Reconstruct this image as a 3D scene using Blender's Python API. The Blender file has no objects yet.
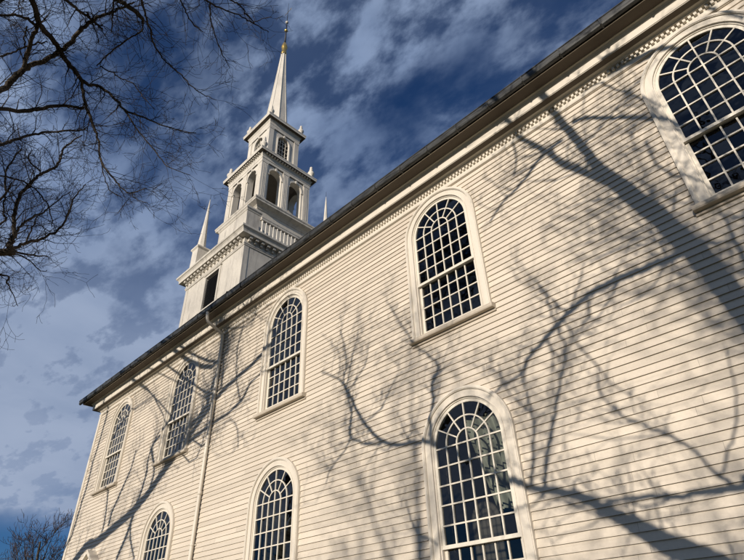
import bpy, math, random
from mathutils import Vector, Matrix

SC = bpy.context.scene
COL = SC.collection
PI = math.pi
R = math.radians

# --------------------------------------------------------------------------
# materials
# --------------------------------------------------------------------------
def new_mat(name):
    m = bpy.data.materials.new(name); m.use_nodes = True
    nt = m.node_tree
    return m, nt, nt.nodes['Principled BSDF']

def node(nt, kind, **kw):
    n = nt.nodes.new(kind)
    for k, v in kw.items():
        if k in n.inputs: n.inputs[k].default_value = v
        else: setattr(n, k, v)
    return n

def noise_fac(nt, scale, vscale=(1, 1, 1), detail=4, rough=.55, lo=.35, hi=.7, distortion=0):
    tc = node(nt, 'ShaderNodeTexCoord')
    mp = node(nt, 'ShaderNodeMapping'); mp.inputs['Scale'].default_value = vscale
    ns = node(nt, 'ShaderNodeTexNoise', Scale=scale, Detail=detail, Roughness=rough, Distortion=distortion)
    nt.links.new(tc.outputs['Object'], mp.inputs['Vector'])
    nt.links.new(mp.outputs['Vector'], ns.inputs['Vector'])
    mr = node(nt, 'ShaderNodeMapRange')
    mr.inputs['From Min'].default_value = lo; mr.inputs['From Max'].default_value = hi
    nt.links.new(ns.outputs['Fac'], mr.inputs['Value'])
    return mr.outputs['Result'], ns.outputs['Fac']

def mix(nt, fac, a, b, blend='MIX'):
    n = nt.nodes.new('ShaderNodeMix'); n.data_type = 'RGBA'; n.blend_type = blend
    for sock, v in ((n.inputs[0], fac), (n.inputs[6], a), (n.inputs[7], b)):
        if isinstance(v, (int, float)): sock.default_value = v
        elif isinstance(v, tuple): sock.default_value = (*v, 1)
        else: nt.links.new(v, sock)
    return n.outputs[2]

def bump(nt, bsdf, height, strength=.2, dist=.01):
    b = node(nt, 'ShaderNodeBump', Strength=strength, Distance=dist)
    nt.links.new(height, b.inputs['Height']); nt.links.new(b.outputs['Normal'], bsdf.inputs['Normal'])

def paint(name, base, dirt, dirt_amt=.4, streak=(.6, .6, .12), sscale=3.0, rough=.55, fine=.12):
    """weathered oil paint on wood: large soft stains, vertical runs, fine grain"""
    m, nt, b = new_mat(name)
    f1, _ = noise_fac(nt, 0.55, (1, 1, .8), 5, .6, .42, .72)
    f2, _ = noise_fac(nt, sscale, streak, 6, .65, .5, .8)
    f3, raw = noise_fac(nt, 26, (1, 1, 1), 3, .6, .3, .75)
    c = mix(nt, 0.0, base, dirt)
    mth = node(nt, 'ShaderNodeMath', operation='MULTIPLY'); mth.inputs[1].default_value = dirt_amt * .5
    nt.links.new(f1, mth.inputs[0])
    c = mix(nt, mth.outputs[0], base, dirt)
    mt2 = node(nt, 'ShaderNodeMath', operation='MULTIPLY'); mt2.inputs[1].default_value = dirt_amt
    nt.links.new(f2, mt2.inputs[0])
    c = mix(nt, mt2.outputs[0], c, dirt)
    mt3 = node(nt, 'ShaderNodeMath', operation='MULTIPLY'); mt3.inputs[1].default_value = fine
    nt.links.new(f3, mt3.inputs[0])
    c = mix(nt, mt3.outputs[0], c, dirt)
    nt.links.new(c, b.inputs['Base Color'])
    b.inputs['Roughness'].default_value = rough
    b.inputs['Specular IOR Level'].default_value = .3
    bump(nt, b, raw, .25, .004)
    return m

M = {}
CREAM = (.615, .55, .458)
M['siding'] = paint('cream_clapboard_paint', CREAM, (.36, .315, .25), .42, (.25, 1, 7.5), 1.2, .6, .22)
_nt = M['siding'].node_tree; _b = _nt.nodes['Principled BSDF']
_src = _b.inputs['Base Color'].links[0].from_socket
_at = node(_nt, 'ShaderNodeAttribute'); _at.attribute_name = 'tone'
_tn = mix(_nt, _at.outputs['Fac'], (.88, .875, .86), (1.07, 1.065, 1.05))
_nt.links.new(mix(_nt, 1.0, _src, _tn, 'MULTIPLY'), _b.inputs['Base Color'])
M['trim'] = paint('cream_trim_paint', (.66, .605, .51), (.36, .32, .26), .35, (3, 3, .35), 2.2, .5, .15)
M['tower'] = paint('weathered_tower_paint', (.61, .57, .49), (.22, .205, .185), .9, (2.2, 2.2, .35), 1.8, .6, .35)
M['upper'] = paint('belfry_paint', (.65, .61, .53), (.27, .25, .225), .65, (3, 3, .4), 2.0, .55, .2)
M['soffit'] = paint('shaded_soffit_paint', (.12, .096, .072), (.06, .05, .04), .5, (.4, 2, 2), 2.0, .7, .25)  # cream soffits darkened: the shade under the eaves is put into the colour
M['inner'] = paint('shaded_belfry_inside', (.20, .18, .155), (.11, .10, .085), .6, (2, 2, .4), 2, .8, .3)  # belfry inside made dark, its shade painted into the colour
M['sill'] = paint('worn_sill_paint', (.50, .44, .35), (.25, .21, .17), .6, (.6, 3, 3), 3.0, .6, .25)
M['muntin'] = paint('sash_paint', (.68, .63, .53), (.42, .38, .31), .3, (3, 3, 1), 4, .45, .15)

def simple(name, col, rough=.6, metal=0., var=.3, scale=8, bmp=.2, vs=(1, 1, 1), spec=.5):
    m, nt, b = new_mat(name)
    f, raw = noise_fac(nt, scale, vs, 5, .6, .3, .75)
    dk = tuple(c * (1 - var) for c in col); lt = tuple(min(1, c * (1 + var)) for c in col)
    nt.links.new(mix(nt, f, dk, lt), b.inputs['Base Color'])
    b.inputs['Roughness'].default_value = rough; b.inputs['Metallic'].default_value = metal
    b.inputs['Specular IOR Level'].default_value = spec
    if bmp: bump(nt, b, raw, bmp, .01)
    return m

M['gutter'] = simple('aged_gutter_metal', (.045, .046, .044), .5, .2, .95, 5, .4, (.5, 3, 3))
M['shingle'] = simple('roof_shingles', (.085, .083, .08), .85, 0, .45, 6, .5, (1, 1, 1))
M['litter'] = simple('gutter_litter', (.03, .025, .018), .95, 0, .4, 20, .4)
M['gold'] = simple('gilded_metal', (.62, .43, .13), .32, .85, .25, 5, .05)
M['iron'] = simple('dark_iron', (.035, .035, .04), .5, .6, .3, 8, .1)
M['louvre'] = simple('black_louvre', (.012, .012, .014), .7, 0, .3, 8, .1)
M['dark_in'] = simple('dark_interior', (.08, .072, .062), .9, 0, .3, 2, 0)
M['door'] = simple('door_paint', (.10, .045, .03), .5, 0, .3, 6, .1)
M['cloth'] = simple('grey_green_cloth', (.24, .245, .20), .9, 0, .25, 3, .1)
M['stone'] = simple('granite_foundation', (.22, .21, .20), .85, 0, .4, 5, .5)

def bark(name, dark, light, sc=9):
    m, nt, b = new_mat(name)
    f, raw = noise_fac(nt, sc, (1, 1, .45), 6, .7, .35, .72)
    f2, _ = noise_fac(nt, 1.4, (1, 1, 1), 3, .5, .45, .7)
    c = mix(nt, f, dark, light)
    c = mix(nt, f2, c, tuple(x * 1.25 for x in light))
    nt.links.new(c, b.inputs['Base Color'])
    b.inputs['Roughness'].default_value = .92; b.inputs['Specular IOR Level'].default_value = .15
    bump(nt, b, raw, .7, .03)
    return m
M['bark'] = bark('maple_bark', (.016, .013, .010), (.062, .051, .040))
M['twig'] = bark('twig_bark', (.012, .0095, .008), (.036, .028, .022), 4)
M['far_twig'] = bark('far_tree_bark', (.03, .023, .021), (.075, .056, .05), 2)

def glass_mat():
    m, nt, b = new_mat('old_window_glass')
    out = nt.nodes['Material Output']
    nt.nodes.remove(b)
    tr = node(nt, 'ShaderNodeBsdfTransparent'); tr.inputs['Color'].default_value = (.75, .78, .76, 1)
    gl = node(nt, 'ShaderNodeBsdfGlossy'); gl.inputs['Roughness'].default_value = .02
    gl.inputs['Color'].default_value = (.95, .97, 1, 1)
    fr = node(nt, 'ShaderNodeFresnel'); fr.inputs['IOR'].default_value = 1.62
    ms = node(nt, 'ShaderNodeMixShader')
    tc = node(nt, 'ShaderNodeTexCoord'); ns = node(nt, 'ShaderNodeTexNoise', Scale=2.2, Detail=2.0)
    nt.links.new(tc.outputs['Object'], ns.inputs['Vector'])
    bp = node(nt, 'ShaderNodeBump', Strength=.2, Distance=.05)
    nt.links.new(ns.outputs['Fac'], bp.inputs['Height'])
    nt.links.new(bp.outputs['Normal'], gl.inputs['Normal']); nt.links.new(bp.outputs['Normal'], fr.inputs['Normal'])
    nt.links.new(fr.outputs[0], ms.inputs[0]); nt.links.new(tr.outputs[0], ms.inputs[1]); nt.links.new(gl.outputs[0], ms.inputs[2])
    nt.links.new(ms.outputs[0], out.inputs['Surface'])
    return m
M['glass'] = glass_mat()

def grass_mat():
    m, nt, b = new_mat('winter_lawn')
    f, raw = noise_fac(nt, .35, (1, 1, 1), 8, .65, .35, .7)
    f2, _ = noise_fac(nt, 14, (1, 1, 1), 4, .6, .3, .7)
    c = mix(nt, f, (.040, .048, .018), (.075, .064, .034))
    c = mix(nt, f2, c, (.052, .046, .022))
    nt.links.new(c, b.inputs['Base Color']); b.inputs['Roughness'].default_value = .95
    b.inputs['Specular IOR Level'].default_value = .1
    bump(nt, b, raw, .5, .05)
    return m
M['grass'] = grass_mat()

# --------------------------------------------------------------------------
# mesh building
# --------------------------------------------------------------------------
class MB:
    def __init__(s, T=None):
        s.v = []; s.f = []; s.T = T; s.smooth = False
    def p(s, *c):
        q = s.T(*c) if s.T else c
        s.v.append(q); return len(s.v) - 1
    def poly(s, pts):
        s.f.append([s.p(*q) for q in pts])
    def box(s, a0, a1, b0, b1, c0, c1):
        i = [s.p(a, b, c) for a in (a0, a1) for b in (b0, b1) for c in (c0, c1)]
        for q in ((0, 1, 3, 2), (4, 6, 7, 5), (0, 4, 5, 1), (2, 3, 7, 6), (0, 2, 6, 4), (1, 5, 7, 3)):
            s.f.append([i[k] for k in q])
    def strip(s, A, B, closed=False):
        ia = [s.p(*q) for q in A]; ib = [s.p(*q) for q in B]
        n = len(A)
        for k in range(n if closed else n - 1):
            s.f.append([ia[k], ia[(k + 1) % n], ib[(k + 1) % n], ib[k]])
    def lathe(s, c, prof, n=16, cap=True):
        rings = []
        for r, z in prof:
            rings.append([s.p(c[0] + r * math.cos(2 * PI * k / n), c[1] + r * math.sin(2 * PI * k / n), c[2] + z) for k in range(n)])
        for a, b in zip(rings, rings[1:]):
            for k in range(n): s.f.append([a[k], a[(k + 1) % n], b[(k + 1) % n], b[k]])
        if cap: s.f.append(rings[0][::-1]); s.f.append(rings[-1])
    def tube(s, pts, rad, n=8, cap=True, wob=0, rng=None):
        P = [Vector(q) for q in pts]; m = len(P)
        if m < 2: return
        t0 = (P[1] - P[0]).normalized()
        up = Vector((0, 0, 1)) if abs(t0.z) < .9 else Vector((1, 0, 0))
        nrm = t0.cross(up).normalized(); prev = None
        for i in range(m):
            a = P[max(i - 1, 0)]; b = P[min(i + 1, m - 1)]
            t = (b - a)
            if t.length < 1e-7: t = t0
            t = t.normalized()
            nrm = (nrm - t * nrm.dot(t)); nrm = nrm.normalized() if nrm.length > 1e-6 else t.orthogonal().normalized()
            bn = t.cross(nrm)
            ring = []
            for k in range(n):
                an = 2 * PI * k / n
                r = rad[i] * (1 + (rng.uniform(-wob, wob) if wob else 0))
                q = P[i] + nrm * (r * math.cos(an)) + bn * (r * math.sin(an))
                ring.append(s.p(*q))
            if prev:
                for k in range(n): s.f.append([prev[k], prev[(k + 1) % n], ring[(k + 1) % n], ring[k]])
            elif cap: s.f.append(ring[::-1])
            prev = ring
        if cap: s.f.append(prev)
    def sweep_rect(s, prof, x0, x1, y0, y1):
        """profile of (overhang, z) run mitred round a rectangle"""
        rings = [[(x0 - o, y0 - o, z), (x1 + o, y0 - o, z), (x1 + o, y1 + o, z), (x0 - o, y1 + o, z)] for o, z in prof]
        for a, b in zip(rings, rings[1:]): s.strip(a, b, True)
    def bar(s, u0, z0, u1, z1, w, o0, o1):
        d = math.hypot(u1 - u0, z1 - z0); nx, nz = -(z1 - z0) / d * w / 2, (u1 - u0) / d * w / 2
        q = [(u0 + nx, z0 + nz), (u1 + nx, z1 + nz), (u1 - nx, z1 - nz), (u0 - nx, z0 - nz)]
        f = [s.p(a, o1, b) for a, b in q]; g = [s.p(a, o0, b) for a, b in q]
        s.f.append(f); s.f.append(g[::-1])
        for k in range(4): s.f.append([f[k], g[k], g[(k + 1) % 4], f[(k + 1) % 4]])
    def arch(s, r0, r1, zb, zs, o0, o1, n=28, uc=0.):
        """solid band between radii r0<r1: jambs from zb up to the spring zs and a half ring above"""
        def path(r):
            L = [(uc - r, zb)] if zb < zs else []
            L += [(uc - r * math.cos(PI * k / n), zs + r * math.sin(PI * k / n)) for k in range(n + 1)]
            if zb < zs: L.append((uc + r, zb))
            return L
        a, b = path(r0), path(r1)
        for o in (o0, o1): s.strip([(u, o, z) for u, z in a], [(u, o, z) for u, z in b])
        s.strip([(u, o0, z) for u, z in a], [(u, o1, z) for u, z in a])
        s.strip([(u, o0, z) for u, z in b], [(u, o1, z) for u, z in b])
        for k in (0, -1):
            s.poly([(a[k][0], o0, a[k][1]), (b[k][0], o0, b[k][1]), (b[k][0], o1, b[k][1]), (a[k][0], o1, a[k][1])])
    def build(s, name, mat, parent=None, smooth=False, bevel=0):
        me = bpy.data.meshes.new(name); me.from_pydata(s.v, [], s.f); me.validate()
        me.materials.append(mat)
        if smooth:
            for p in me.polygons: p.use_smooth = True
        me.update()
        o = bpy.data.objects.new(name, me); COL.objects.link(o)
        if parent:
            o.parent = parent
            o.matrix_parent_inverse = world_of(parent).inverted()
        if bevel:
            b = o.modifiers.new('bevel', 'BEVEL'); b.width = bevel; b.segments = 1; b.limit_method = 'ANGLE'
        return o

def world_of(o):
    m = Matrix.Translation(o.location) @ o.rotation_euler.to_matrix().to_4x4() @ Matrix.Diagonal((*o.scale, 1))
    if o.parent: return world_of(o.parent) @ o.matrix_parent_inverse @ m
    return m

def thing(name, loc, label, cat, group=None):
    e = bpy.data.objects.new(name, None); COL.objects.link(e); e.location = loc
    e.empty_display_size = .3
    e['label'] = label; e['category'] = cat
    if group: e['group'] = group
    return e

def tag(o, label, cat, group=None):
    o['label'] = label; o['category'] = cat
    if group: o['group'] = group

# --------------------------------------------------------------------------
# the ground
# --------------------------------------------------------------------------
g = MB(); N = 40; rngg = random.Random(3)
def gz(x, y):
    d = max(0, math.hypot(x + 5, y - 5) - 30)
    return -.02 + .9 * math.sin(x * .013 + 1) * math.sin(y * .017) * min(1, d / 40)
xs = [-900, -500, -300, -200, -140] + [-100 + 6 * k for k in range(34)] + [140, 200, 300, 500, 900]
idx = {}
for i, x in enumerate(xs):
    for j, y in enumerate(xs): idx[i, j] = g.p(x, y, gz(x, y))
for i in range(len(xs) - 1):
    for j in range(len(xs) - 1): g.f.append([idx[i, j], idx[i + 1, j], idx[i + 1, j + 1], idx[i, j + 1]])
go = g.build('lawn', M['grass'], None, True); go['kind'] = 'structure'

# --------------------------------------------------------------------------
# the church: long clapboard nave wall on y = 0, tower at its left end
# --------------------------------------------------------------------------
XL, XR, YB = -20.2, 14.2, 14.0
ROW = .132; Z0 = .62; ZT = 11.25
church = thing('church', (0, 0, 0), 'cream clapboard church with round-arched windows and a tall white steeple', 'church')

UPX = [-17.47, -12.13, -6.01, 0.0, 6.07, 12.14]
LOX = [-12.13, -6.01, 0.0, 6.07, 12.14]
UP = dict(zb=7.60, um=8.84, zs=10.19, rows_lo=4, rows_up=4)
LO = dict(zb=1.52, um=3.23, zs=4.95, rows_lo=5, rows_up=5)
DOORX = -16.95

def excl(z, r=.96):
    """x-intervals hidden behind casings at height z"""
    L = []
    for xs_, W_ in ((UPX, UP), (LOX, LO)):
        zlo = W_['zb'] - .12
        if z < zlo: continue
        if z <= W_['zs']: h = r
        else:
            d = r * r - (z - W_['zs']) ** 2
            h = math.sqrt(d) if d > 0 else 0
        if z < W_['zs'] + r + .14: L += [(x, h) for x in xs_]
    if z < 4.1: L.append((DOORX, .95))
    return dict(L)

rng = random.Random(11)
w = MB(); tones = []
nrow = int(math.ceil((ZT - Z0) / ROW))
for i in range(nrow):
    zb = Z0 + i * ROW; zt = min(zb + ROW, ZT)
    eb, et = excl(zb), excl(zt)
    cs = sorted(set(eb) | set(et))
    cur_b = cur_t = XL + .18
    segs = []
    for c in cs:
        hb, ht = eb.get(c, 0), et.get(c, 0)
        if c not in eb: hb = ht
        segs.append((cur_b, cur_t, c - hb, c - ht)); cur_b, cur_t = c + hb, c + ht
    segs.append((cur_b, cur_t, XR, XR))
    for b0, t0, b1, t1 in segs:
        # butt joints between board lengths
        cuts = [(b0, t0)]; x = max(b0, t0) + rng.uniform(1, 4)
        while x < min(b1, t1) - .6:
            cuts.append((x, x)); x += rng.uniform(2.4, 4.8)
        cuts.append((b1, t1))
        for (p0, q0), (p1, q1) in zip(cuts, cuts[1:]):
            dy = rng.uniform(-.0015, .0015); dz = rng.uniform(-.0015, .0015)
            yb, yt = -.029 + dy, -.004
            g_ = .0012
            n = max(1, int((p1 - p0) / .8))
            bot = []; top = []; und = []
            for k in range(n + 1):
                f = k / n
                wv = rng.uniform(-.003, .003) if 0 < k < n else 0
                bot.append((p0 + g_ + (p1 - p0 - 2 * g_) * f, yb + wv, zb + dz + wv * .8))
                top.append((q0 + g_ + (q1 - q0 - 2 * g_) * f, yt, zt))
                und.append((p0 + g_ + (p1 - p0 - 2 * g_) * f, .004, zb + dz + .002))
            nf0 = len(w.f); w.strip(bot, top); w.strip(und, bot); tone = rng.gauss(0, 1); tones += [tone] * (len(w.f) - nf0)
wall = w.build('clapboard_wall', M['siding'], church)
at = wall.data.attributes.new('tone', 'FLOAT', 'FACE')
at.data.foreach_set('value', [max(0, min(1, .5 + .22 * t)) for t in tones])

# sheathing behind, end and back walls, foundation
def sheath():
    m = MB()
    # end walls, back wall and floor of the nave
    m.box(XL, XL + .2, .05, YB, .3, 12.0)
    m.box(XR - .2, XR, .05, YB, .3, 12.0)
    m.box(XL + .2, XR - .2, YB - .2, YB, .3, 12.0)
    # gables
    for x0, x1 in ((XL, XL + .2), (XR - .2, XR)):
        a = [(x0, .02, 12.0), (x0, YB, 12.0), (x0, 7, 17.2)]; b = [(x1, q[1], q[2]) for q in a]
        m.poly(a); m.poly(b); m.strip(a, b, True)
    return m
sheath().build('end_walls', M['siding'], church)
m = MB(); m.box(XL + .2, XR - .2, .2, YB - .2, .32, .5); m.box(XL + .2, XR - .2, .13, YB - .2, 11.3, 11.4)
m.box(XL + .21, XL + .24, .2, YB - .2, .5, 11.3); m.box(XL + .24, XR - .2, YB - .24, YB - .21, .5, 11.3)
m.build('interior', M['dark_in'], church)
m = MB(); m.box(XL + .02, XR - .02, -.03, YB - .02, -.3, .62)
m.build('foundation', M['stone'], church)

# corner board with a back bead
m = MB()
m.box(XL, XL + .2, -.05, .05, .62, 11.2); m.box(XL - .02, XL + .0, -.05, .22, .62, 11.2)
m.box(XL + .165, XL + .2, -.062, -.05, .62, 11.2)
m.build('corner_board', M['trim'], church, bevel=.004)

# main cornice
CO = [(.0, 11.20), (.05, 11.20), (.06, 11.22), (.06, 11.26), (.035, 11.275), (.035, 11.43), (.115, 11.43), (.12, 11.45),
      (.15, 11.475), (.19, 11.487), (.21, 11.49), (.335, 11.49), (.335, 11.505), (.35, 11.505), (.35, 11.69),
      (.365, 11.70), (.375, 11.73), (.40, 11.77), (.43, 11.79), (.43, 11.81), (.70, 11.815), (.70, 11.80), (.715, 11.80), (.715, 11.86),
      (.74, 11.88), (.745, 11.92), (.70, 11.98), (0, 12.0)]
m = MB(); m.sweep_rect(CO, XL, XR, 0, YB)
cornice = m.build('cornice', M['trim'], church)
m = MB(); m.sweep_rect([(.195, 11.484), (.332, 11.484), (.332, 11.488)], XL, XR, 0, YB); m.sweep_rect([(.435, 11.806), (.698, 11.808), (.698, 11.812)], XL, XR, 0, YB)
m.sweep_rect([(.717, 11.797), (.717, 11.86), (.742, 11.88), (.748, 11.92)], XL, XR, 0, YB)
m.build('soffit', M['soffit'], cornice)  # dark strips over the cornice undersides, painted as shade
m = MB()
x = XL + .05
while x < XR:
    m.box(x, x + .052, -.092, -.036, 11.35, 11.425); x += .1
dc = m.build('dentil', M['trim'], cornice); dc['kind'] = 'stuff'

# gutter: half-round trough with rolled lip, seams and straps
m = MB()
gp = [(.745, 12.0), (.742, 11.84), (.75, 11.815), (.775, 11.80), (.805, 11.80), (.835, 11.815), (.853, 11.85), (.858, 11.955), (.872, 11.965), (.872, 11.985), (.852, 11.99), (.845, 11.96)]
xs_ = []; x = XL - .86
rg = random.Random(5)
while x < XR: xs_.append(x); x += 3.05
xs_.append(XR)
prev = None
for x in xs_:
    j = rg.uniform(-.006, .006); j2 = rg.uniform(-.006, .006)
    cur = [(x, -(o + j), z + j2) for o, z in gp]
    if prev: m.strip(prev, cur)
    prev = cur
m.poly([(xs_[0], -o, z) for o, z in gp])
gut = m.build('gutter', M['gutter'], church)
x = XL
while x < XR:
    m = MB(); m.box(x, x + .03, -.876, -.74, 11.79, 11.80); m.box(x, x + .03, -.876, -.86, 11.80, 11.975); x += .9
    m.build('gutter_strap', M['gutter'], gut)
m = MB(); rl = random.Random(8)
for k in range(170):
    x = XL - .8 + 14 * rl.random() ** 1.6 if k < 110 else rl.uniform(XL, XR)
    s_ = rl.uniform(.02, .07) * (1 if k < 110 else .6)
    m.lathe((x, -rl.uniform(.70, .84), 11.97), [(s_ * .3, -.02), (s_, s_ * .3), (s_ * .8, s_ * .8), (s_ * .2, s_ * 1.2)], 5)
lit = m.build('leaf_litter', M['litter'], gut); lit['kind'] = 'stuff'

# roof (shingle courses)
m = MB(); ncs = 44
for side in (0, 1):
    for k in range(ncs):
        f0, f1 = k / ncs, (k + 1) / ncs
        y0, z0 = -.80 + 7.8 * f0, 12.01 + 5.3 * f0
        y1, z1 = -.80 + 7.8 * f1, 12.01 + 5.3 * f1
        if side: y0, y1 = 14 - y0, 14 - y1
        lift = .025
        m.poly([(XL - .8, y0, z0 + lift), (XR + .5, y0, z0 + lift), (XR + .5, y1, z1 + .004), (XL - .8, y1, z1 + .004)])
        m.poly([(XL - .8, y0, z0 + .003), (XR + .5, y0, z0 + .003), (XR + .5, y0, z0 + lift), (XL - .8, y0, z0 + lift)])
m.build('roof', M['shingle'], church)
m = MB(); m.sweep_rect([(.0, 12.0), (.7, 11.985)], XL, XR, 0, YB); m.build('eave_boards', M['trim'], church)

# downpipe
m = MB()
pp = [(-9.72, -.1, .25), (-9.70, -.1, 4), (-9.66, -.1, 8), (-9.64, -.1, 11.02), (-9.64, -.115, 11.12), (-9.64, -.17, 11.185), (-9.65, -.4, 11.29),
      (-9.66, -.66, 11.40), (-9.67, -.735, 11.455), (-9.67, -.775, 11.54), (-9.67, -.79, 11.66), (-9.67, -.795, 11.81)]
m.tube(pp, [.056] * len(pp), 14)
for z in (2.9, 5.8, 8.7):
    m.lathe((-9.69 + .003 * z, -.1, z), [(.057, -.05), (.066, -.045), (.066, .045), (.057, .05)], 14)
dp = m.build('downpipe', M['trim'], church, True)
for z in (1.5, 4.4, 7.2, 10.0):
    m = MB(); x = -9.72 + .007 * z
    m.lathe((x, -.1, z), [(.0575, -.018), (.068, -.018), (.068, .018), (.0575, .018)], 14); m.box(x - .09, x + .09, -.042, -.022, z - .02, z + .02)
    m.build('bracket', M['trim'], dp)

# ---------------------------------------------------------------- windows
def add_window(cx, W_, seed):
    T = lambda u, o, z: (cx + u, -o, z)
    zb, um, zs = W_['zb'], W_['um'], W_['zs']
    zc = zb - .13
    rg = random.Random(seed)
    c = MB(T)
    c.arch(.84, .985, zc, zs, -.10, .060)
    c.arch(.985, 1.055, zc, zs, .0, .088)
    c.arch(1.0, 1.035, zc, zs, .088, .10)
    c.arch(.84, .862, zc, zs, .060, .073)
    c.arch(.812, .84, zc, zs, -.12, .034)
    win = c.build('window', M['trim'], church)
    s = MB(T)
    # sill: sloped top, nosing and apron bead
    pr = [(-.10, zc + .035), (.10, zc), (.15, zc - .014), (.166, zc - .036), (.166, zc - .085), (.152, zc - .108), (.055, zc - .112),
          (.05, zc - .165), (-.02, zc - .165)]
    A = [(-1.12, o, z) for o, z in pr]; B = [(1.12, o, z) for o, z in pr]
    s.strip(A, B); s.poly(A); s.poly(B[::-1])
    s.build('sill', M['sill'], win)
    # upper sash
    u = MB(T)
    f0, f1 = -.03, .014
    u.arch(.752, .812, um + .0, zs, f0, f1)
    u.box(-.812, .812, f0, f1 + .012, um - .035, um + .028)
    mw = .027
    rows = W_['rows_up']
    for k in range(1, rows + 1):
        z = um + (zs - um) * k / rows
        if k == rows: u.bar(-.752, z, .752, z, mw, f0 + .006, f1 - .001)
        else: u.bar(-.752, z, .752, z, mw, f0 + .006, f1 - .001)
    for k in (-2, -1, 0, 1, 2):
        u.bar(.25 * k, um + .028, .25 * k, zs, mw, f0 + .008, f1 - .003)
    u.arch(.25 - mw / 2, .25 + mw / 2, zs, zs, f0 + .007, f1 - .002, 14)
    u.arch(.50 - mw / 2, .50 + mw / 2, zs, zs, f0 + .007, f1 - .002, 22)
    for k in range(1, 6):
        a = PI * k / 6
        u.bar(.25 * math.cos(a), zs + .25 * math.sin(a), .755 * math.cos(a), zs + .755 * math.sin(a), mw * .95, f0 + .009, f1 - .004)
    u.bar(0, zs, 0, zs + .25, mw, f0 + .009, f1 - .004)
    u.build('upper_sash', M['muntin'], win)
    l = MB(T)
    g0, g1 = -.085, -.041
    for sgn in (-1, 1):
        l.box(min(sgn * .752, sgn * .812), max(sgn * .752, sgn * .812), g0, g1, zb, um - .03)
    l.box(-.812, .812, g0 - .001, g1 + .001, zb - .10, zb + .012)
    l.box(-.812, .812, g0 - .001, g1 + .001, um - .03, um + .02)
    rl_ = W_['rows_lo']
    for k in range(1, rl_): l.bar(-.752, zb + (um - zb) * k / rl_, .752, zb + (um - zb) * k / rl_, mw, g0 + .006, g1 - .001)
    for k in (-2, -1, 0, 1, 2): l.bar(.25 * k, zb + .012, .25 * k, um - .03, mw, g0 + .008, g1 - .003)
    l.build('lower_sash', M['muntin'], win)
    # panes: each very slightly out of true
    p = MB(T)
    def pane(pts, o):
        uc = sum(q[0] for q in pts) / len(pts); zc_ = sum(q[1] for q in pts) / len(pts)
        a, b = rg.gauss(0, .028), rg.gauss(0, .028)
        p.poly([(q[0], o + a * (q[0] - uc) + b * (q[1] - zc_), q[1]) for q in pts])
    for (za, zz, n, o) in ((um + .01, zs, rows, -.008), (zb, um, rl_, -.064)):
        for i in range(6):
            for j in range(n):
                u0 = -.75 + .25 * i; z0 = za + (zz - za) * j / n; z1 = za + (zz - za) * (j + 1) / n
                pane([(u0, z0), (u0 + .25, z0), (u0 + .25, z1), (u0, z1)], o)
    for r0, r1 in ((.25, .5), (.5, .752)):
        for k in range(6):
            aa = [PI * k / 6 + PI / 6 * t / 4 for t in range(5)]
            pane([(r1 * math.cos(a), zs + r1 * math.sin(a)) for a in aa] + [(r0 * math.cos(a), zs + r0 * math.sin(a)) for a in aa[::-1]], -.008)
    for k in range(2):
        aa = [PI * k / 2 + PI / 2 * t / 5 for t in range(6)]
        pane([(0, zs)] + [(.25 * math.cos(a), zs + .25 * math.sin(a)) for a in aa], -.008)
    p.build('glass', M['glass'], win)
    # dark reveal of the wall thickness inside
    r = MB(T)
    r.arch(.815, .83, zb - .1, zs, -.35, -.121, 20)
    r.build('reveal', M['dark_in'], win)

sd = 100
for x in UPX: add_window(x, UP, sd); sd += 1
for x in LOX: add_window(x, LO, sd); sd += 1

# inner face of the nave wall (dark), pierced by the windows: strips between and round them
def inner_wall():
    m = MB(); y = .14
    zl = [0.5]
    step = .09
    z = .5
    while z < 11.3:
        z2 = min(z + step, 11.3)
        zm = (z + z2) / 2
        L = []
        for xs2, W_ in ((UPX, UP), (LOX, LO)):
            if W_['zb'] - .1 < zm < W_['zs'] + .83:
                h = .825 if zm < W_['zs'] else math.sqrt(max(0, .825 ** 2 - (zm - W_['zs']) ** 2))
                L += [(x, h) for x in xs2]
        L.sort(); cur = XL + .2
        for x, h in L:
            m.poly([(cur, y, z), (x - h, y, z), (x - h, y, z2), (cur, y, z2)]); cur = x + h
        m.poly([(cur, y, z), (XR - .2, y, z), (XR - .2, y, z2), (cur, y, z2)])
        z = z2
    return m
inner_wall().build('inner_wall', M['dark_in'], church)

# ---------------------------------------------------------------- door with gabled hood below the far window
m = MB(lambda u, o, z: (DOORX + u, -o, z))
m.box(-.95, -.70, 0, .10, .6, 3.85); m.box(.70, .95, 0, .10, .6, 3.85)          # pilasters
m.box(-1.0, 1.0, 0, .13, 3.85, 4.12)                                            # frieze
hood_b = m.build('door_surround', M['trim'], church, bevel=.006)
m = MB(lambda u, o, z: (DOORX + u, -o, z))
m.box(-1.12, 1.12, 0, .26, 4.12, 4.24)
for sgn in (-1, 1):
    a = [(sgn * 1.16, 0, 4.24), (sgn * 1.16, .32, 4.24), (0, .32, 5.02), (0, 0, 5.02)]
    b = [(q[0], q[1], q[2] + .13) for q in a]
    m.poly(a); m.poly(b); m.strip(a, b, True)
m.poly([(-1.1, .17, 4.24), (1.1, .17, 4.24), (0, .17, 5.0)])
m.build('door_hood', M['trim'], church)
m = MB(lambda u, o, z: (DOORX + u, -o, z)); m.box(-.70, .70, -.06, -.01, .6, 3.85)
for i in (-1, 1):
    for z0, z1 in ((.8, 1.6), (1.75, 2.6), (2.75, 3.4)):
        m.box(i * .35 - .24, i * .35 + .24, -.01, .01, z0, z1)
dr = m.build('door', M['door'], church, bevel=.004)
m = MB(); m.lathe((DOORX + .1, -.05, 1.7), [(.0, -.03), (.03, -.02), (.03, .02), (0, .03)], 10); m.build('handle', M['gold'], dr)

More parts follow.
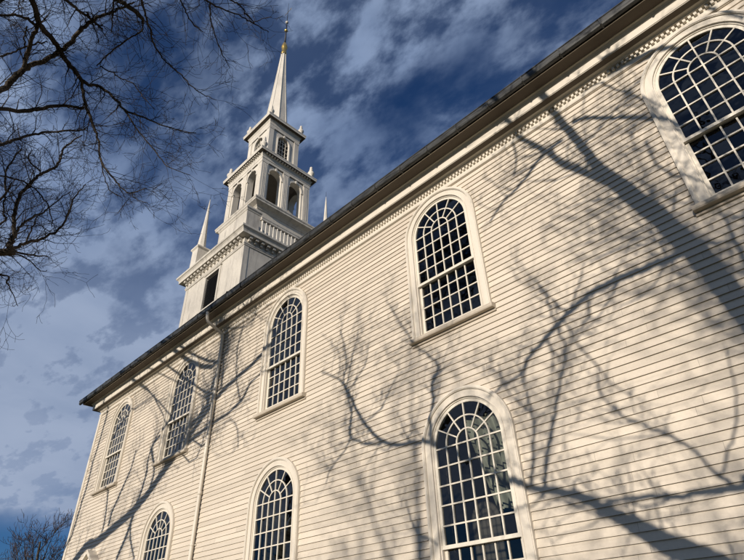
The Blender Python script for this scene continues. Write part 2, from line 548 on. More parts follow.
# ---------------------------------------------------------------- tower
XC, YC = -19.1, 7.0
def face(k):
    return [lambda u, o, z: (XC + u, YC - o, z), lambda u, o, z: (XC + o, YC + u, z),
            lambda u, o, z: (XC - u, YC + o, z), lambda u, o, z: (XC - o, YC - u, z)][k]
H1 = 3.22
m = MB()
# body with a real arched opening on the near face; other sides plain
def body():
    zo, zsp, r = 18.25, 20.05, .74
    for k in range(4):
        T = face(k)
        m.T = T
        if k == 0:
            uo = .05
            m.poly([(-H1, H1, 10), (uo - r, H1, 10), (uo - r, H1, 21.0), (-H1, H1, 21.0)])
            m.poly([(uo + r, H1, 10), (H1, H1, 10), (H1, H1, 21.0), (uo + r, H1, 21.0)])
            m.poly([(uo - r, H1, 10), (uo + r, H1, 10), (uo + r, H1, zo), (uo - r, H1, zo)])
            m.poly([(uo - r, H1, 20.6), (uo + r, H1, 20.6), (uo + r, H1, 21.0), (uo - r, H1, 21.0)])
        else:
            m.poly([(-H1, H1, 10 if k != 3 else 0), (H1, H1, 10 if k != 3 else 0), (H1, H1, 21.0), (-H1, H1, 21.0)])
    m.T = None
body()
tb = m.build('tower', M['tower'], church)
# corner boards of the tower
for k in range(4):
    e = .0 if k % 2 else .018
    for a_, b_ in ((-H1 - e, -H1 + .30), (H1 - .30, H1 + e)):
        m = MB(face(k)); m.box(a_, b_, H1, H1 + .018, 10, 20.99); m.build('corner_board', M['tower'], tb)

# louvred opening
m = MB(lambda u, o, z: (XC + .05 + u, YC - o, z))
for a_, b_ in ((-.88, -.73), (.73, .88)): m.box(a_, b_, H1 - .3, H1 + .05, 18.2, 20.58)
m.box(-.88, .88, H1 - .3, H1 + .052, 20.58, 20.74); m.box(-.95, .95, H1, H1 + .10, 20.74, 20.80)
m.box(-1.08, 1.08, H1 - .3, H1 + .13, 18.06, 18.2)
lo = m.build('louvre_window', M['tower'], church)
m = MB(lambda u, o, z: (XC + .05 + u, YC - o, z))
z = 18.22
while z < 20.5:
    h = .74
    m.poly([(-h, H1 - .04, z), (h, H1 - .04, z), (h, H1 - .20, z + .13), (-h, H1 - .20, z + .13)])
    m.poly([(-h, H1 - .04, z), (h, H1 - .04, z), (h, H1 - .04, z - .02), (-h, H1 - .04, z - .02)])
    z += .12
m.poly([(-.79, H1 - .26, 18.1), (.79, H1 - .26, 18.1), (.79, H1 - .26, 20.8), (-.79, H1 - .26, 20.8)])
m.build('louvre_slats', M['louvre'], lo)

# tower cornice with modillions
x0, x1, y0, y1 = XC - H1, XC + H1, YC - H1, YC + H1
m = MB()
m.sweep_rect([(0.0, 20.9), (.05, 20.92), (.06, 20.98), (.09, 21.02), (.09, 21.06), (.055, 21.08), (.055, 21.46), (.39, 21.47), (.39, 21.455), (.41, 21.455),
              (.41, 21.58), (.42, 21.60), (.44, 21.66), (.50, 21.74), (.55, 21.77), (.56, 21.79), (.56, 21.90), (.3, 21.94), (-.8, 22.0), (-3.2, 22.02)], x0, x1, y0, y1)
tc_ = m.build('tower_cornice', M['tower'], church)
for k in range(4):
    n = 16
    for i in range(n):
        m = MB(face(k)); u = -H1 + .02 + (2 * H1 - .04) * (i + .5) / n
        m.box(u - .085, u + .085, H1 + .05, H1 + .33, 21.30, 21.455)
        m.box(u - .07, u + .07, H1 + .05, H1 + .20, 21.17, 21.298)
        m.build('modillion', M['tower'], tc_)

# corner pinnacles (obelisks on panelled pedestals); the near corner has only its pedestal block
def pinnacle(sx, sy):
    cx, cy = XC + sx * 2.92, YC + sy * 2.92
    m = MB()
    def sq(h, z): return [(cx - h, cy - h, z), (cx + h, cy - h, z), (cx + h, cy + h, z), (cx - h, cy + h, z)]
    L = [(.42, 21.98), (.42, 22.3), (.37, 22.34), (.37, 24.0), (.40, 24.04), (.46, 24.1), (.46, 24.2), (.36, 24.24)]
    for a, b in zip(L, L[1:]): m.strip(sq(*a), sq(*b), True)
    m.poly(sq(.36, 24.24))
    o = m.build('pinnacle', M['upper'], church)
    m = MB()
    m.lathe((cx, cy, 0), [(.30, 24.22), (.34, 24.3), (.30, 24.42), (.22, 25.4), (.13, 26.8), (.055, 28.2), (.012, 28.75)], 8)
    m.build('obelisk', M['upper'], o)
    m = MB(); m.lathe((cx, cy, 28.7), [(.0, 0), (.014, .05), (.01, .5), (0, .55)], 6); m.build('tip_rod', M['iron'], o)
for sx, sy in ((-1, -1), (1, 1), (-1, 1)): pinnacle(sx, sy)
m = MB()
bx0, bx1, by0, by1 = -19.35, -16.08, 3.76, 4.82
m.box(bx0 + .08, bx1 - .08, by0 + .08, by1 - .08, 21.98, 23.9)
m.box(bx0 + .03, bx1 - .03, by0 + .03, by1 - .03, 21.98, 22.35)
m.sweep_rect([(-.08, 23.78), (-.05, 23.80), (-.04, 23.86), (.0, 23.93), (.03, 23.95), (.03, 24.06), (-.1, 24.10), (-1.0, 24.12)], bx0, bx1, by0, by1)
m.box(bx0 + .25, bx0 + 1.9, by0 + .06, by0 + .08, 22.55, 23.6)
m.build('parapet_block', M['tower'], church)
# balustrades on the other sides
def balustrade(k, ua, ub):
    T = face(k); m = MB(T); d = 2.98
    m.box(ua, ub, d - .10, d + .10, 23.50, 23.66); m.box(ua, ub, d - .12, d + .12, 23.66, 23.72)
    m.box(ua, ub, d - .10, d + .10, 22.02, 22.34)
    o = m.build('balustrade', M['tower'], church)
    n = int(round((ub - ua) / .27)); 
    for i in range(n):
        u = ua + (ub - ua) * (i + .5) / n
        c = T(u, d, 22.34)
        b = MB(); b.lathe(c, [(.07, 0), (.07, .06), (.045, .10), (.075, .32), (.06, .50), (.04, .62), (.04, .85), (.06, 1.0), (.07, 1.06), (.07, 1.16)], 8)
        b.build('baluster', M['upper'], o, True)
balustrade(1, -2.2, 2.45); balustrade(2, -2.45, 2.45)

# belfry base with wide cap slab
def sqbox(m, h, z0, z1):
    m.box(XC - h, XC + h, YC - h, YC + h, z0, z1)
m = MB(); sqbox(m, 1.92, 21.9, 25.5)
bb = m.build('belfry_base', M['tower'], church)
m = MB(); m.sweep_rect([(0, 25.30), (.05, 25.33), (.07, 25.40), (.16, 25.50), (.42, 25.62), (.45, 25.63), (.45, 25.74), (.48, 25.78), (.50, 25.82), (.50, 25.90), (.3, 25.93), (-1.8, 25.95)],
                       XC - 1.92, XC + 1.92, YC - 1.92, YC + 1.92)
m.build('cap_slab', M['tower'], bb)

# open belfry: two arches a side between pilasters
m = MB()
HB = 1.98; ro = .52; zsl, zsp, ztp = 26.12, 28.80, 30.0
for k in range(4):
    m.T = face(k); E_ = HB if k % 2 == 0 else HB - .46
    o0, o1 = HB - .45, HB
    m.box(-E_, E_, o0, o1, 25.9, zsl)
    for a, b in ((-E_, -.87 - ro), (-.87 + ro, .87 - ro), (.87 + ro, E_)): m.box(a, b, o0, o1, zsl, ztp)
    for c in (-.87, .87):
        n = 16
        arc = [(c - ro * math.cos(PI * t / n), zsp + ro * math.sin(PI * t / n)) for t in range(n + 1)]
        for o in (o0, o1): m.strip([(u, o, z) for u, z in arc], [(u, o, ztp) for u, z in arc])
        m.strip([(u, o0, z) for u, z in arc], [(u, o1, z) for u, z in arc])
m.T = None
sqbox(m, 1.52, 29.7, 29.85); sqbox(m, 1.52, 25.85, 26.0)
bf = m.build('belfry', M['upper'], church)
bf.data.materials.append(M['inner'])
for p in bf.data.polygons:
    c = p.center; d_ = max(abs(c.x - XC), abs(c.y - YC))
    if d_ < HB - .3 and 26.0 < c.z: p.material_index = 1  # inner faces take the colour with the shade painted in
for k in range(4):
    e = .075 if k % 2 == 0 else 0
    for a, b in ((-HB - e, -HB + .44), (HB - .44, HB + e), (-.24, .24)):
        m = MB(face(k)); m.box(a, b, HB, HB + .075, 26.3, 29.50)
        m.box(a - .02, b + .02, HB, HB + .10, 26.12, 26.3)
        m.box(a - .02, b + .02, HB, HB + .10, 29.50, 29.60)
        w_ = (b - a)
        for q in (.25, .5, .75): m.box(a + w_ * q - .02, a + w_ * q + .02, HB + .075, HB + .09, 26.4, 29.42)
        m.build('pilaster', M['upper'], bf)
for k in range(4):
    for c in (-.87, .87):
        m = MB(face(k)); m.arch(ro, ro + .10, zsp - .02, zsp, HB, HB + .05, 16, c)
        m.box(c - ro - .14, c - ro + .02, HB - .02, HB + .06, zsp - .14, zsp - .03); m.box(c + ro - .02, c + ro + .14, HB - .02, HB + .06, zsp - .14, zsp - .03)
        m.box(c - .06, c + .06, HB + .04, HB + .10, zsp + ro - .04, zsp + ro + .20)
        m.build('archivolt', M['upper'], bf)
m = MB(); m.sweep_rect([(.075, 29.60), (.09, 29.62), (.09, 29.80), (.12, 29.83), (.12, 30.02), (.14, 30.05), (.16, 30.12), (.20, 30.17), (.205, 30.25), (.42, 30.26), (.42, 30.24), (.43, 30.24), (.43, 30.36), (.45, 30.40), (.46, 30.48), (-.3, 30.56), (-1.97, 30.60)],
                       XC - HB, XC + HB, YC - HB, YC + HB)
m.build('belfry_cornice', M['upper'], bf)
m = MB(); m.sweep_rect([(.21, 30.247), (.417, 30.250), (.417, 30.252)], XC - HB, XC + HB, YC - HB, YC + HB); m.build('soffit', M['soffit'], bf)  # dark strip painting shade under the belfry cornice
for k in range(4):
    for i in range(18):
        u = -HB + 2 * HB * (i + .5) / 18; m = MB(face(k)); m.box(u - .06, u + .06, HB + .12, HB + .34, 30.16, 30.245)
        m.build('modillion', M['upper'], bf)
def urn(parent, cx, cy, z, s=1.0):
    m = MB(); m.lathe((cx, cy, z), [(.17 * s, 0), (.17 * s, .10 * s), (.10 * s, .14 * s), (.09 * s, .20 * s), (.20 * s, .34 * s), (.23 * s, .46 * s), (.19 * s, .56 * s), (.09 * s, .62 * s), (.085 * s, .68 * s),
                                 (.12 * s, .74 * s), (.12 * s, .80 * s), (.06 * s, .86 * s), (.10 * s, .95 * s), (.08 * s, 1.03 * s), (.0, 1.08 * s)], 12)
    m.build('urn', M['upper'], parent, True)
for sx in (-1, 1):
    for sy in (-1, 1): urn(bf, XC + sx * 2.1, YC + sy * 2.1, 30.55, 1.15)

# lantern stage
HL = 1.30
m = MB(); sqbox(m, 1.52, 30.6, 31.1)
for k in range(4):
    m.T = face(k); E_ = HL if k % 2 == 0 else HL - .26
    o0, o1 = HL - .25, HL; r = .50; z0, z1, z2 = 31.45, 33.45, 34.5
    m.box(-E_, E_, o0, o1, 31.1, z0); m.box(-E_, -r, o0, o1, z0, z2); m.box(r, E_, o0, o1, z0, z2)
    arc = [(-r * math.cos(PI * t / 16), z1 + r * math.sin(PI * t / 16)) for t in range(17)]
    for o in (o0, o1): m.strip([(u, o, z) for u, z in arc], [(u, o, z2) for u, z in arc])
    m.strip([(u, o0, z) for u, z in arc], [(u, o1, z) for u, z in arc])
    for a, b in ((-HL - (.06 if k % 2 == 0 else 0), -HL + .34), (HL - .34, HL + (.06 if k % 2 == 0 else 0))):
        m.box(a, b, HL, HL + .06, 31.3, 34.15); m.box(a - .015, b + .015, HL, HL + .085, 34.15, 34.25)
        m.box(a - .015, b + .015, HL, HL + .085, 31.1, 31.3)
    m.arch(r, r + .09, z0, z1, HL, HL + .05, 16)
    m.box(-.06, .06, HL + .03, HL + .10, z1 + r - .02, z1 + r + .22)
    m.box(-r - .12, r + .12, HL - .02, HL + .09, z0 - .08, z0)
m.T = None
ln = m.build('lantern', M['upper'], church)
m = MB()
for k in range(4):
    m.T = face(k); z0, z1, r = 31.45, 33.45, .5; o0, o1 = HL - .12, HL - .08
    for u in (-.25, 0, .25): m.bar(u, z0, u, z1 + math.sqrt(r * r - u * u) * (.6 if u else 1), .035, o0, o1)
    for j in range(1, 6): m.bar(-r, z0 + .4 * j, r, z0 + .4 * j, .03, o0 + .005, o1 - .003)
    m.arch(.235, .265, z1, z1, o0 + .004, o1 - .004, 12)
m.build('lantern_tracery', M['muntin'], ln)
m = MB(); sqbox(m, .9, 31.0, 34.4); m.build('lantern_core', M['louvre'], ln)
m = MB(); m.sweep_rect([(.06, 34.25), (.08, 34.28), (.08, 34.5), (.10, 34.54), (.10, 34.78), (.14, 34.84), (.18, 34.92), (.20, 34.98), (.40, 35.0), (.40, 34.98), (.42, 34.98), (.42, 35.12), (.44, 35.16), (.46, 35.24), (.2, 35.34), (-.4, 35.42), (-1.29, 35.46)],
                       XC - HL, XC + HL, YC - HL, YC + HL)
m.build('lantern_cornice', M['upper'], ln)
m = MB(); m.sweep_rect([(.205, 34.975), (.397, 34.992), (.397, 34.994)], XC - HL, XC + HL, YC - HL, YC + HL); m.build('soffit', M['soffit'], ln)  # lantern cornice underside, shade given as dark colour
for sx in (-1, 1):
    for sy in (-1, 1): urn(ln, XC + sx * 1.42, YC + sy * 1.42, 35.34, 1.05)

# spire: octagonal with slightly hollow flanks
m = MB()
nz = 14
prof = [(1.12, 35.40), (1.08, 35.75), (.99, 35.85)]
for i in range(nz + 1):
    f = i / nz; prof.append((.95 * (1 - f) + .20 * f - .03 * math.sin(PI * f), 35.9 + (46.3 - 35.9) * f))
rings = []
for r, z in prof:
    rings.append([(XC + r * math.cos(PI / 8 + PI / 4 * k), YC + r * math.sin(PI / 8 + PI / 4 * k), z) for k in range(8)])
for a, b in zip(rings, rings[1:]):
    m.strip(a, b, True)
sp = m.build('spire', M['upper'], church)
m = MB()
for k in range(8):
    a = PI / 8 + PI / 4 * k
    pts = [(XC + (r + .004) * math.cos(a), YC + (r + .004) * math.sin(a), z) for r, z in prof[3:]]
    m.tube(pts, [.028] * len(pts), 5)
m.build('spire_ribs', M['upper'], sp)
m = MB(); m.lathe((XC, YC, 46.2), [(.22, 0), (.27, .12), (.23, .25), (.22, .7), (.24, .95), (.29, 1.1), (.26, 1.3), (.16, 1.75), (.1, 1.8)], 20)
m.build('gilded_collar', M['gold'], sp, True)
m = MB(); m.tube([(XC, YC, 47.9), (XC, YC, 50.2), (XC - .03, YC, 52), (XC - .08, YC, 55.0)], [.09, .055, .035, .015], 10)
m.build('finial_rod', M['iron'], sp, True)
for z, r in ((50.1, .17), (51.5, .15)):
    m = MB(); m.lathe((XC - .02, YC, z), [(.03, -r)] + [(r * math.cos(a), r * math.sin(a)) for a in [-1.2, -.8, -.4, 0, .4, .8, 1.2]] + [(.03, r)], 16)
    m.build('finial_ball', M['gold'] if z < 51 else M['upper'], sp, True)
m = MB(); m.box(XC - .5, XC + .35, YC - .012, YC + .012, 53.3, 53.36); m.poly([(XC + .35, YC, 53.18), (XC + .6, YC, 53.33), (XC + .35, YC, 53.48)])
m.build('weather_vane', M['gold'], sp)

# ---------------------------------------------------------------- cloth seen behind the lower window
m = MB(); rc = random.Random(2); n = 40
A = []; B = []
for i in range(n + 1):
    f = i / n; x = -.24 + .84 * f
    y = .42 + .06 * math.sin(f * 34) + .03 * math.sin(f * 13 + 1)
    A.append((x - .10, y, 5.5)); B.append((x + .42 * (1 - f * .4) - .02, y + .05 * math.sin(f * 20), 3.75))
for k in range(8):
    f0, f1 = k / 8, (k + 1) / 8
    L0 = [tuple(a[i] * (1 - f0) + b[i] * f0 for i in range(3)) for a, b in zip(A, B)]
    L1 = [tuple(a[i] * (1 - f1) + b[i] * f1 for i in range(3)) for a, b in zip(A, B)]
    m.strip(L0, L1)
cl = m.build('curtain', M['cloth'], None, True)
tag(cl, 'grey-green curtain hanging in folds inside the large lower window', 'curtain')

# --------------------------------------------------------------------------
# bare trees
# --------------------------------------------------------------------------
SHADE_RIGHT = {
 'limb_main': [(6.88,-8.74,7.85,0.186),(6.72,-8.99,8.99,0.185),(6.51,-9.24,9.95,0.18),(6.23,-9.42,10.91,0.171),(5.96,-9.56,11.68,0.146),(5.87,-9.58,12.15,0.105),(5.72,-9.56,12.83,0.101),(5.57,-9.55,13.42,0.095),(5.46,-9.56,13.91,0.088)],
 'fork': [(5.97,-9.58,11.44,0.091),(5.74,-9.78,11.91,0.085),(5.45,-10,12.48,0.077),(5.16,-10.13,13.2,0.07),(4.78,-10.31,13.99,0.064),(4.42,-10.5,14.76,0.056)],
 'top_side': [(5.76,-9.39,13.23,0.068),(5.96,-9.19,13.09,0.061),(6.34,-9.13,12.72,0.055),(6.79,-9.13,12.31,0.057),(7.03,-9.16,12.05,0.053),(7.29,-9.2,11.75,0.045),(7.66,-9.28,11.28,0.034),(8.05,-9.34,10.73,0.024)],
 'cross': [(5.49,-9.78,13.05,0.06),(5.1,-10.24,13.08,0.054),(4.8,-10.61,12.92,0.049),(4.46,-10.97,12.8,0.047),(4.16,-11.03,12.71,0.039),(3.8,-11.08,12.41,0.031)],
 'thin_a': [(4.62,-10.46,14.01,0.03),(4.62,-10.63,13.47,0.027),(4.51,-10.82,13.16,0.024)],
 'mid': [(6.73,-9.03,9.15,0.07),(6.54,-9.07,9.2,0.071),(6.31,-9.13,9.23,0.073),(5.88,-9.39,9.32,0.071),(5.44,-9.88,9.46,0.069),(5.1,-10.23,9.46,0.065),(4.72,-10.55,9.35,0.061),(4.37,-10.78,9.18,0.057),(4.1,-10.76,9.02,0.052),(3.88,-10.73,8.88,0.047),(3.74,-10.68,8.67,0.036),(3.25,-10.59,8.54,0.029),(2.95,-10.51,8.36,0.021)],
 'mid_up': [(4.58,-10.65,9.31,0.027),(4.57,-10.76,9.67,0.026),(4.57,-10.84,9.99,0.022),(4.49,-10.99,10.37,0.019)],
 'mid_dn': [(4.63,-10.61,9.29,0.028),(4.59,-10.59,9.07,0.027),(4.62,-10.51,8.86,0.025),(4.5,-10.53,8.49,0.022),(4.39,-10.57,8.28,0.018)],
 'mid_r': [(5.15,-10.16,9.39,0.022),(5.08,-10.15,9.09,0.022),(4.87,-10.32,8.95,0.021),(4.69,-10.45,8.85,0.019)],
 'mid_u2': [(4.83,-10.46,9.4,0.022),(5.02,-10.36,9.68,0.022),(5.15,-10.29,9.87,0.017),(5.28,-10.23,10.18,0.013)],
 'low': [(5.81,-9.52,4.8,0.201),(5.63,-9.66,5.03,0.188),(5.43,-9.84,5.24,0.173),(5.16,-10.08,5.49,0.155),(4.97,-10.23,5.72,0.134),(4.74,-10.4,5.96,0.111),(4.52,-10.55,6.19,0.093),(4.25,-10.65,6.44,0.08),(3.7,-10.62,6.62,0.068),(3.34,-10.55,6.73,0.063),(2.99,-10.46,6.91,0.062),(2.49,-10.32,7.21,0.061),(1.93,-10.16,7.49,0.059),(1.48,-10.06,7.7,0.056),(1.12,-10.01,7.84,0.053),(0.54,-9.97,7.92,0.05),(0.13,-10.01,8.08,0.049),(-0.17,-10.1,8.34,0.049),(-0.48,-10.26,8.78,0.049),(-0.71,-10.43,9.23,0.048),(-0.87,-10.58,9.66,0.044),(-1.08,-10.75,10.09,0.036),(-1.31,-10.88,10.36,0.027),(-1.86,-11.12,10.81,0.018)],
 'low_v1': [(3.71,-10.61,6.66,0.043),(3.87,-10.57,7.13,0.04),(4.03,-10.57,7.48,0.037),(4.26,-10.58,7.96,0.032),(4.43,-10.56,8.35,0.027),(4.61,-10.49,8.74,0.02)],
 'low_v2': [(3.47,-10.57,6.74,0.036),(3.68,-10.55,7.42,0.031),(3.75,-10.57,7.86,0.028),(3.73,-10.62,8.29,0.025),(3.73,-10.69,8.7,0.02)],
 'low_t1': [(4.2,-10.65,6.46,0.024),(4.23,-10.62,6.63,0.02),(4.34,-10.6,6.67,0.012)],
 'low_up': [(1.4,-10.05,7.73,0.049),(1.44,-10.14,8.36,0.049),(1.54,-10.2,8.63,0.047),(1.58,-10.3,9.07,0.044),(1.81,-10.41,9.37,0.036),(1.63,-10.45,9.71,0.026),(1.33,-10.45,10.04,0.022),(0.97,-10.47,10.39,0.016)],
 'low_up2': [(1.58,-10.3,9.07,0.032),(1.87,-10.41,9.28,0.026),(2.2,-10.52,9.4,0.017)],
 'low_up3': [(1.33,-10.45,10.04,0.021),(0.97,-10.51,10.67,0.02),(0.67,-10.53,11.3,0.018),(0.46,-10.52,11.74,0.013)],
 'hook': [(0.07,-10.02,8.11,0.039),(-0.28,-10.09,8.16,0.036),(-0.57,-10.19,8.31,0.034),(-0.89,-10.34,8.57,0.036),(-0.92,-10.39,8.76,0.047),(-0.86,-10.47,9.18,0.04),(-0.93,-10.6,9.62,0.03),(-1.08,-10.74,10.06,0.024)],
 'twig1': [(-0.89,-10.34,8.57,0.03),(-1.09,-10.36,8.33,0.026),(-1.32,-10.42,8.2,0.024),(-1.61,-10.49,7.99,0.022),(-1.71,-10.5,7.75,0.018)],
 'twig2': [(-0.48,-10.26,8.77,0.025),(-0.01,-10.18,8.89,0.026),(0.23,-10.21,9.13,0.024),(0.52,-10.27,9.47,0.02),(0.78,-10.3,9.61,0.015)],
 'twig3': [(0.79,-9.98,7.88,0.025),(0.76,-9.99,8.04,0.022),(0.91,-10.02,8.12,0.015)],
 'tw4': [(-1.08,-10.75,10.09,0.03),(-0.95,-10.81,10.66,0.026),(-1.01,-10.89,11.19,0.019),(-1.16,-10.94,11.72,0.013)],
 'tw5': [(-0.98,-10.68,9.93,0.03),(-0.78,-10.74,10.58,0.027),(-0.63,-10.74,10.99,0.022),(-0.52,-10.72,11.37,0.016)],
 'tw6': [(-0.92,-10.63,9.79,0.029),(-0.58,-10.58,10.05,0.026),(-0.3,-10.56,10.33,0.02),(-0.2,-10.6,10.77,0.014)],
 'right_h': [(6.26,-8.93,5.69,0.078),(6.09,-8.98,5.7,0.057),(5.69,-9.33,5.82,0.051),(5.34,-9.73,5.94,0.044),(5.02,-10.06,6.1,0.039),(4.64,-10.43,6.2,0.033),(4.42,-10.63,6.23,0.027)],
 'right_a': [(5.86,-9.1,5.92,0.027),(5.82,-9.13,6.04,0.026),(5.69,-9.21,6.37,0.026),(5.43,-9.46,6.75,0.024),(5.1,-9.82,7.17,0.022),(4.89,-10.05,7.64,0.019),(4.95,-10.04,8.09,0.013)],
 'right_b': [(5.86,-9.1,5.92,0.023),(5.94,-9.01,5.93,0.022),(6.01,-8.93,6.07,0.022),(6.2,-8.83,6.35,0.02),(6.37,-8.75,6.78,0.017),(6.43,-8.73,7.11,0.014),(6.49,-8.76,7.57,0.01)],
 'right_c': [(6.01,-9.01,5.69,0.031),(5.94,-9.04,5.8,0.032),(5.86,-9.1,5.92,0.032)],
 'u5a': [(6.56,-8.82,13.73,0.075),(6.86,-8.78,13.66,0.101),(7.12,-8.79,13.58,0.111),(7.38,-8.82,13.51,0.093),(7.69,-8.89,13.36,0.06),(8.03,-9.01,13.14,0.033)],
 'u5b': [(6.09,-8.95,13.7,0.033),(6.39,-8.88,13.63,0.031),(6.65,-8.93,13.19,0.025),(6.95,-9.02,12.69,0.022),(7.22,-9.12,12.2,0.017)],
 'u5c': [(6.79,-9.24,11.74,0.024),(6.79,-9.28,11.38,0.023),(6.84,-9.28,10.99,0.024),(6.97,-9.25,10.69,0.026),(7.23,-9.21,10.34,0.024),(7.42,-9.17,9.97,0.015)],
 'u5d': [(8.48,-8.97,13.93,0.051),(8.7,-9.13,13.45,0.041),(8.93,-9.3,13.05,0.033)],
 'rx': [(7.27,-9.09,9.57,0.019),(7.26,-9.02,9.27,0.032),(7.23,-8.94,8.91,0.037),(7.18,-8.84,8.46,0.036)],
 'ry': [(6.78,-9.1,9.52,0.014),(6.84,-9.04,9.29,0.022),(7,-8.98,9.1,0.025),(7.24,-8.97,9.03,0.025)],
 'lowfork': [(5.04,-10.17,5.66,0.055),(4.87,-10.26,5.99,0.021),(4.68,-10.41,6.16,0.011)],
 'c_a': [(4.71,-10.57,9.37,0.023),(4.8,-10.31,8.7,0.02),(4.98,-10.02,8.07,0.019),(5.07,-9.88,7.75,0.015),(5.23,-9.68,7.43,0.011)],
 'c_b': [(3.74,-10.57,7.88,0.019),(3.48,-10.58,8.2,0.018),(3.3,-10.63,8.67,0.016),(3.3,-10.71,9.07,0.013)],
 'low_l': [(1.37,-10.19,5.95,0.017),(1.14,-10.12,6.08,0.026),(0.8,-10.05,6.24,0.033),(0.69,-10,6.45,0.025),(0.56,-9.95,6.83,0.014)],
}
SHADE_LEFT = {
 'left_big': [(-16.28,-10.66,7.99,0.36),(-14.9,-10.28,8.16,0.332),(-13.74,-10.1,8.38,0.325),(-12.08,-10.15,8.81,0.318),(-11,-10.33,9.36,0.316),(-9.9,-10.61,10.05,0.257),(-8.58,-10.95,10.62,0.183),(-7.71,-11.09,10.8,0.136),(-6.77,-11.14,10.94,0.109),(-6.06,-11.12,11.04,0.106),(-5.51,-11.1,11.29,0.112),(-5.24,-11.13,11.6,0.097),(-4.7,-11.05,11.72,0.053),(-4.03,-10.87,11.62,0.028)],
 'left_up': [(-9.09,-10.83,10.47,0.216),(-8.35,-11.06,11.04,0.211),(-7.66,-11.24,11.49,0.202),(-6.93,-11.37,11.9,0.186),(-6.2,-11.4,12.12,0.166),(-5.4,-11.34,12.27,0.155),(-4.65,-11.25,12.48,0.145),(-4.18,-11.2,12.73,0.134),(-3.83,-11.23,13.3,0.103),(-3.58,-11.24,13.92,0.079)],
 'left_s1': [(-12.66,-10.4,7.37,0.162),(-12.23,-10.26,8.09,0.168),(-12.07,-10.17,8.65,0.155),(-11.84,-10.16,9.27,0.14),(-11.66,-10.21,9.93,0.12),(-11.73,-10.27,10.5,0.104),(-11.6,-10.4,11.02,0.092),(-11.14,-10.62,11.57,0.07)],
 'left_s2': [(-11.16,-10.68,7.29,0.077),(-11.91,-10.34,7.97,0.087),(-12.16,-10.17,8.59,0.097)],
 'left_s3': [(-14.11,-10.09,8.57,0.147),(-14.04,-10.03,9.03,0.138),(-13.75,-10.01,9.5,0.125),(-13.39,-10.04,10.06,0.116),(-13.12,-10.12,10.5,0.099),(-13.02,-10.27,11.17,0.079)],
 'left_s4': [(-14.54,-10.16,8.45,0.114),(-14.62,-10.08,9.14,0.102),(-14.88,-10.14,9.93,0.099),(-14.79,-10.21,10.47,0.087)],
 'left_s5': [(-11.1,-10.31,9.41,0.122),(-11.05,-10.34,10.02,0.106),(-11.59,-10.39,10.98,0.134),(-10.85,-10.65,11.44,0.12),(-10.34,-10.9,12.01,0.115),(-10.05,-11.13,12.73,0.09),(-9.61,-11.34,13.37,0.072)],
 'left_t1': [(-15.65,-10.86,12.42,0.138),(-15.15,-10.87,12.94,0.12),(-14.23,-10.78,13.24,0.086),(-13.67,-10.75,13.28,0.062),(-12.2,-10.82,13.34,0.047)],
 'left_post': [(-17.7,-10.88,8.66,0.06),(-17.51,-10.76,9.2,0.074),(-17.42,-10.74,9.95,0.075),(-17.24,-10.87,11.01,0.069),(-17.21,-11.1,11.92,0.064),(-17,-11.34,13.09,0.066),(-16.87,-11.43,14.4,0.061),(-16.77,-11.36,14.92,0.049)],
 'left_g': [(-5.71,-11.12,11.22,0.067),(-5.95,-11.32,11.9,0.059),(-6.11,-11.54,12.7,0.058),(-6.11,-11.7,13.49,0.06),(-5.91,-11.74,14.08,0.05)],
 'left_g2': [(-4.42,-11.23,12.62,0.067),(-4.35,-11.33,13.13,0.063),(-3.78,-11.22,13.35,0.044)],
 'left_curl': [(-6.61,-11.09,10.7,0.039),(-6.06,-11.04,10.66,0.031),(-5.73,-10.93,10.23,0.043),(-5.57,-10.87,9.63,0.043)],
}
